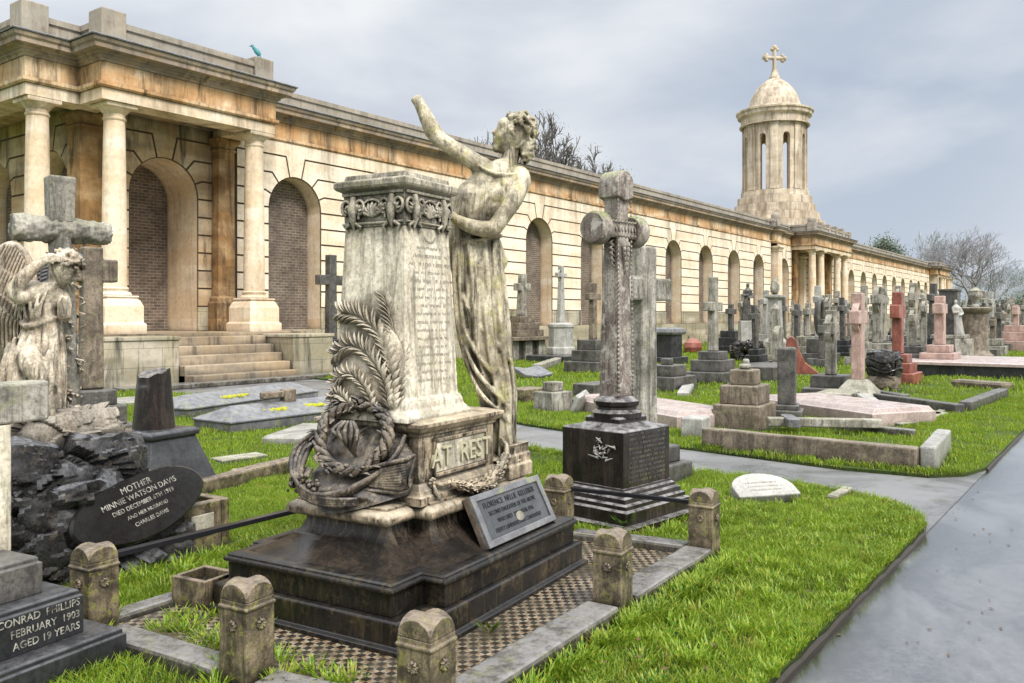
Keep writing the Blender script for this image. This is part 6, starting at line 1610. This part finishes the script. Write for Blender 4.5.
# ------------------------------------------------------------------ grass as blades (stuff)
def path_lo(w): return np.interp(w, [p[1] for p in NEAR], [p[0] for p in NEAR])
def path_hi(w): return np.interp(w, [p[1] for p in FARE], [p[0] for p in FARE])
def blades(name, Y0, Y1, dens, h, wd, seed, label, margin=60, lean=.45):
    rg_ = np.random.default_rng(seed)
    a0, a1 = math.atan((-margin-512)/F), math.atan((1024+margin-512)/F)
    area = (math.tan(a1)-math.tan(a0))*(Y1*Y1-Y0*Y0)/2
    n = int(area*dens)
    Y = np.sqrt(rg_.uniform(Y0*Y0, Y1*Y1, n)); X = Y*rg_.uniform(math.tan(a0), math.tan(a1), n)
    u = X*RT[0]+Y*FW[0]; w = X*RT[1]+Y*FW[1]
    ok = (w > 1.30) & (w < 20.9)
    inpath = (u > path_lo(w)+.02) & (u < path_hi(w)-.02) & (w < 17.8)
    ok &= ~inpath
    # clumpy density
    cl_ = np.sin(u*3.1+np.sin(w*2.3)*2)*np.sin(w*3.7+np.sin(u*1.9)*2)
    ok &= rg_.random(n) < .66+.34*cl_
    ok &= ~((u > 8.7) & (u < 16.5) & (w > 17.3))
    pn_ = np.sin(u*1.9+1.7*np.sin(w*1.3+.5))*np.sin(w*2.3+1.9*np.sin(u*1.1+2))+.35*np.sin(u*7.3+w*3.1)*np.sin(w*6.1-u*2)
    ok &= (pn_ < .80) | (rg_.random(n) < .22)
    for (cu, cw, hu, hw, ro) in EXCL:
        du, dw = u-cu, w-cw; c, s = math.cos(ro), math.sin(ro)
        ok &= ~((np.abs(du*c+dw*s) < hu) & (np.abs(-du*s+dw*c) < hw))
    u, w = u[ok], w[ok]; n = len(u)
    tall = 1+.4*np.sin(u*1.7+w*2.9)*np.sin(w*1.3-u*2.2)+.35*np.sin(u*9.1+2*np.sin(w*5))*np.sin(w*8.3+2*np.sin(u*6))
    H = h*rg_.uniform(.45, 1.25, n)*np.clip(tall, .5, 1.6); az = rg_.uniform(0, 2*PI, n); ln = H*rg_.uniform(.15, 1.0, n)*lean*1.6
    ax = rg_.uniform(0, PI, n); wx = np.cos(ax)*wd*.5; wy = np.sin(ax)*wd*.5
    V = np.zeros((n, 5, 3), np.float32)
    V[:, 0, 0] = u-wx; V[:, 0, 1] = w-wy; V[:, 1, 0] = u+wx; V[:, 1, 1] = w+wy; V[:, 0:2, 2] = -.01
    V[:, 2, 0] = u+wx*.8+np.cos(az)*ln*.35; V[:, 2, 1] = w+wy*.8+np.sin(az)*ln*.35; V[:, 2, 2] = H*.6
    V[:, 3, 0] = u-wx*.8+np.cos(az)*ln*.35; V[:, 3, 1] = w-wy*.8+np.sin(az)*ln*.35; V[:, 3, 2] = H*.6
    V[:, 4, 0] = u+np.cos(az)*ln; V[:, 4, 1] = w+np.sin(az)*ln; V[:, 4, 2] = H
    me = bpy.data.meshes.new(name); me.vertices.add(n*5); me.vertices.foreach_set('co', V.ravel())
    base = (np.arange(n)*5)[:, None]
    L = (base+np.array([[0, 1, 2, 3, 3, 2, 4]])).ravel().astype(np.int32)
    me.loops.add(n*7); me.loops.foreach_set('vertex_index', L)
    me.polygons.add(n*2)
    ls = (np.arange(n)*7)[:, None]+np.array([[0, 4]]); me.polygons.foreach_set('loop_start', ls.ravel().astype(np.int32))
    me.update(calc_edges=True); me.validate()
    o = link(name, me, M['blade']); tag(o, label, 'grass', kind='stuff'); return n
keep(12.9, 17.7, 3.3, .5)
N1 = blades('grass', 2.8, 8.5, 15000, .045, .0044, 1, 'short bright green grass on the verge around the kerb posts', lean=.85)
N2 = blades('grass', 8.5, 17, 2200, .055, .009, 2, 'green grass beyond the path among the nearer graves')
N3 = blades('grass', 17, 42, 170, .085, .030, 3, 'grass between the middle rows of graves', 30)
N4 = blades('grass', 42, 110, 12, .12, .10, 4, 'distant grass among the crowded far rows', 20)
print('blades', N1, N2, N3, N4)
# longer tufts against posts, kerbs and edges
def tufts(name, spots, label, mat='blade'):
    q = random.Random(31); vs = []; fs = []
    for (u, w, h, r, n) in spots:
        for k in range(n):
            a = q.uniform(0, 2*PI); d = r*math.sqrt(q.random()); x = u+d*math.cos(a); y = w+d*math.sin(a); H = h*q.uniform(.5, 1.15); a2 = a+q.uniform(-.8, .8); l_ = H*q.uniform(.2, .9); wd = q.uniform(.003, .006)
            b = a2+PI/2; i = len(vs); z0 = .0
            for t, ww in ((0, 1), (.45, .9), (.8, .6)):
                cx, cy, cz = x+math.cos(a2)*l_*t*t, y+math.sin(a2)*l_*t*t, z0+H*t*(1-.12*t)
                vs.append((cx-math.cos(b)*wd*ww, cy-math.sin(b)*wd*ww, cz)); vs.append((cx+math.cos(b)*wd*ww, cy+math.sin(b)*wd*ww, cz))
            vs.append((x+math.cos(a2)*l_, y+math.sin(a2)*l_, z0+H*.86))
            fs += [(i, i+1, i+3, i+2), (i+2, i+3, i+5, i+4), (i+4, i+5, i+6)]
    me = bpy.data.meshes.new(name); me.from_pydata(vs, [], fs); o = link(name, me, M[mat]); return tag(o, label, 'grass', kind='stuff')
sp_ = []
q = random.Random(77)
for (u, w) in ((2.30, 3.12), (2.44, 2.20), (3.99, 2.26), (5.30, 2.31), (2.20, 4.22)):
    for k in range(6):
        a = q.uniform(0, 2*PI); sp_.append((u+.15*math.cos(a), w+.15*math.sin(a), .10, .05, 45))
for k in range(70):    # along the verge kerb and rear edge
    t = q.random(); sp_.append((2.5+2.8*t, 2.09+q.uniform(-.06, .0)+.05*t, .10, .06, 40))
for k in range(170): sp_.append((q.uniform(3.0, 7.4), q.uniform(1.33, 2.05), q.uniform(.045, .09), .06, 26))
for k in range(150): sp_.append((q.uniform(2.0, 7.5), 1.315+abs(q.gauss(0, .012)), q.uniform(.035, .06), .03, 20))
for k in range(26): sp_.append((q.uniform(2.35, 2.75), q.uniform(3.5, 4.1), .08, .06, 36))
for k in range(8): sp_.append((2.50+q.uniform(-.05, .08), 2.9+q.uniform(-.2, .3), .09, .05, 40))
for k in range(60): sp_.append((q.uniform(1.5, 5.0), q.uniform(4.5, 5.0), q.uniform(.08, .13), .07, 30))
for k in range(26): sp_.append((q.uniform(5.4, 6.9), q.uniform(2.5, 2.9), q.uniform(.06, .10), .07, 30))
for k in range(14): sp_.append((q.uniform(5.36, 5.6), q.uniform(2.5, 4.0), q.uniform(.05, .08), .05, 26))
for k in range(90):
    w = q.uniform(1.5, 9); sp_.append((float(path_lo(w))-q.uniform(.03, .2), w, .07, .06, 22)); sp_.append((float(path_hi(w))+q.uniform(.04, .25), w, .08, .06, 22))
for k in range(170): sp_.append((q.uniform(3.0, 8.0), q.uniform(1.4, 3.4), q.uniform(.055, .10), .035, 14))
sp_ = [t_ for t_ in sp_ if not (float(path_lo(t_[1])) < t_[0] < float(path_hi(t_[1])) or (2.45 < t_[0] < 5.28 and 2.30 < t_[1] < 4.15 and not (t_[0] < 2.8)))]
tufts('grass_tufts', sp_, 'longer grass tufts along kerbs, posts and path edges')
lv = MB(); q = random.Random(5)
for k in range(210):
    if k < 150: x, y = q.uniform(2.6, 8.0), q.uniform(1.4, 3.2); z = .035+q.uniform(0, .015)
    else: x, y = q.uniform(4.2, 11), q.uniform(.2, 1.27); z = -.041
    if z > 0 and path_lo(y) < x < path_hi(y): z = -.030
    if 2.1 < x < 5.5 and 2.05 < y < 4.4: continue
    a = q.uniform(0, 6.3); s_ = q.uniform(.010, .022); e1 = Vector((math.cos(a), math.sin(a), q.uniform(-.3, .3) if z > 0 else .04))*s_; e2 = Vector((-math.sin(a), math.cos(a), q.uniform(-.3, .3) if z > 0 else .03))*s_*.55
    c = Vector((x, y, z+.002)); lv.poly([c-e1, c+e2, c+e1, c-e2])
tag(lv.build('fallen_leaves', M['leaflitter']), 'small brown dead leaves scattered over the verge and the wet road', 'leaf litter', kind='stuff')
def weed(u, w, z, h, n, label, spread=.12, mat='leaf'):
    t_ = thing('weed', label, 'plant', (u, w, z)); q = random.Random(int(u*1000)); lf = MB(); sm_ = MB()
    for k in range(n):
        a = q.uniform(0, 2*PI); l_ = h*q.uniform(.5, 1.1); b_ = Vector((math.cos(a)*spread*q.random(), math.sin(a)*spread*q.random(), 0)); e = b_+Vector((math.cos(a)*l_*.6, math.sin(a)*l_*.6, l_*q.uniform(.4, .9)))
        sm_.tube([b_, e], [.002, .001], 3); s = Vector((-math.sin(a), math.cos(a), 0))*l_*.18; m_ = b_.lerp(e, .7)
        lf.poly([b_.lerp(e, .35), m_+s, e+(e-b_)*.2, m_-s])
    sm_.build('stem', M['leaf'], t_); lf.build('leaves', M[mat], t_); return t_
pu, pw = PLANTS[0][:2]
weed(pu, pw, .27, .13, 60, 'leafy weeds growing inside the square stone planter', .15)
weed(2.98, 2.58, .05, .09, 12, 'tiny green weed at the foot of the black base near the front', .02)
weed(3.35, 2.60, .03, .10, 12, 'tiny ochre-tipped weed rooted in the joint below the road side of the base', .02)
weed(5.55, 3.05, .07, .11, 22, 'small weed on the step of the black cross block', .04)

# ------------------------------------------------------------------ trees
def tree(name, label, u, w, H, seed, mat, spread=.5, levels=6, r0=None, trunk=.28, cat='tree', leafmat=None, leafn=0, leafs=.2, first=4, group=None, up=.25, thin=.0016, cw=None):
    q = random.Random(seed); t_ = thing(name, label, cat, (u, w, -.1), 0, group)
    segs = []; r0 = r0 or H*.022; tips = []
    def grow(p, d, L, r, lv):
        n = 3; pts = [p]; 
        for k in range(n):
            d = (d+Vector((q.uniform(-1, 1), q.uniform(-1, 1), q.uniform(-.6, .8)))*.16+Vector((0, 0, up*.12))).normalized(); p = p+d*L/n; pts.append(p)
        segs.append((pts, r, r*.66, lv))
        if lv >= levels: tips.append(p); return
        m = first if lv == 0 else q.choice((2, 3, 3)) if lv < levels-1 else 3
        for k in range(m):
            ax = Vector((q.uniform(-1, 1), q.uniform(-1, 1), q.uniform(-.3, .5))).normalized(); s = q.uniform(.5, 1.0)*spread*1.5
            nd = (d+ax*s).normalized(); b_ = pts[-1] if k < 2 or lv == 0 else pts[2]
            grow(b_, nd, L*q.uniform(.62, .84), r*.62, lv+1)
    grow(Vector((0, 0, 0)), Vector((0, 0, 1)), H*trunk, r0, 0)
    top = max(s[0][-1].z for s in segs); sc_ = H/top
    if cw:      # even the crown out about the trunk and give it its width
        mx = sum(p.x for p in tips)/len(tips); my = sum(p.y for p in tips)/len(tips)
        rad = sorted(math.hypot(p.x-mx, p.y-my) for p in tips)[int(len(tips)*.95)]*sc_; kk = cw/rad
        def adj(p):
            f = min(1, max(0, p.z/top)); f = min(1, f*1.6); return Vector(((p.x-mx*f)*kk, (p.y-my*f)*kk, p.z))
        segs = [([adj(p) for p in P], a_, b_, l_) for P, a_, b_, l_ in segs]; tips = [adj(p) for p in tips]
    tr_ = MB(); cr = MB()
    for pts, ra, rb_, lv in segs:
        P = [p*sc_ for p in pts]; tgt = tr_ if lv <= 1 else cr; seg = 8 if lv == 0 else 5 if lv < 3 else 3
        ra = max(ra, H*thin*1.25); rb_ = max(rb_, H*thin)
        tgt.tube(P, [ra+(rb_-ra)*k/3 for k in range(4)], seg, cap=False)
    tr_.build('trunk', M[mat], t_)
    if leafmat:
        for p in tips:
            for k in range(leafn):
                c = p*sc_+Vector((q.gauss(0, 1), q.gauss(0, 1), q.gauss(0, 1)))*leafs*2.2; a = Vector((q.uniform(-1, 1), q.uniform(-1, 1), q.uniform(-1, 1))).normalized(); b_ = a.orthogonal()
                f = cr.poly([c-a*leafs*.5, c+b_*leafs*.28, c+a*leafs*.5, c-b_*leafs*.28])
                if f: f.material_index = 1
    o = cr.build('crown', M[mat], t_)
    if leafmat: o.data.materials.append(M[leafmat])
    return t_
def treeat(px, Y, ytop, *a, **k):
    u, w = at(px, Y); H = EYE+(HZ-ytop)/F*Y+.1
    return tree(a[0], a[1], u, w, H, *a[2:], **k)
treeat(962, 118, 226, 'bare_tree', 'large bare spreading tree beyond the far end of the colonnade', 3, 'bark', spread=.75, levels=7, trunk=.20, first=6, up=.0, cw=6.8, thin=.0011)
treeat(992, 128, 262, 'bare_tree', 'bare tree just right of the large spreading tree', 14, 'bark', spread=.6, levels=6, trunk=.25, up=.1, cw=4)
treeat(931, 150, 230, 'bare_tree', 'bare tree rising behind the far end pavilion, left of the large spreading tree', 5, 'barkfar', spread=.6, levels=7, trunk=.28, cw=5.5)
treeat(541, 52, 113, 'budding_tree', 'thin budding tree showing above the parapet behind the raised-arm statue', 8, 'barkdark', spread=.75, levels=7, trunk=.30, leafmat='bud', leafn=2, leafs=.11, first=6, cw=4.2, up=.0)
treeat(588, 56, 138, 'budding_tree', 'smaller budding tree above the parapet left of the mottled cross', 18, 'barkdark', spread=.75, levels=7, trunk=.30, leafmat='bud', leafn=2, leafs=.11, first=5, cw=3.6, up=.0)
treeat(495, 60, 126, 'budding_tree', 'budding tree peeping over the parapet left of the raised-arm statue head', 28, 'barkdark', spread=.75, levels=6, trunk=.30, leafmat='bud', leafn=2, leafs=.11, first=5, cw=3.0, up=.0)
treeat(885, 105, 243, 'evergreen_tree', 'dark evergreen treetop behind the colonnade roof between portico and far pavilion', 9, 'bark', spread=.4, levels=5, trunk=.4, leafmat='needle', leafn=20, leafs=.26, first=6, cw=1.5)
for i, (px, Y, yt) in enumerate(((1000, 170, 266), (1022, 190, 258), (975, 200, 272), (1045, 160, 268), (1012, 140, 284), (1036, 140, 280), (956, 190, 268), (990, 150, 290), (1024, 150, 292))):
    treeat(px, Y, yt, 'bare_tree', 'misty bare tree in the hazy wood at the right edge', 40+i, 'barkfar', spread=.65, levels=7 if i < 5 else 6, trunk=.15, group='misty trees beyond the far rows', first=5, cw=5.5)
for i, (px, Y, yt, lab) in enumerate(((1006, 120, 307, 'low dark green shrub near the right edge behind the far graves'), (1026, 110, 303, 'taller dark green shrub cut by the right edge of the photo'), (966, 125, 309, 'dark shrub beyond the drum pedestal and urn'))):
    treeat(px, Y, yt, 'evergreen_shrub', lab, 60+i, 'bark', spread=.9, levels=4, trunk=.15, leafmat='needle', leafn=24, leafs=.3, first=6, cw=1.6)
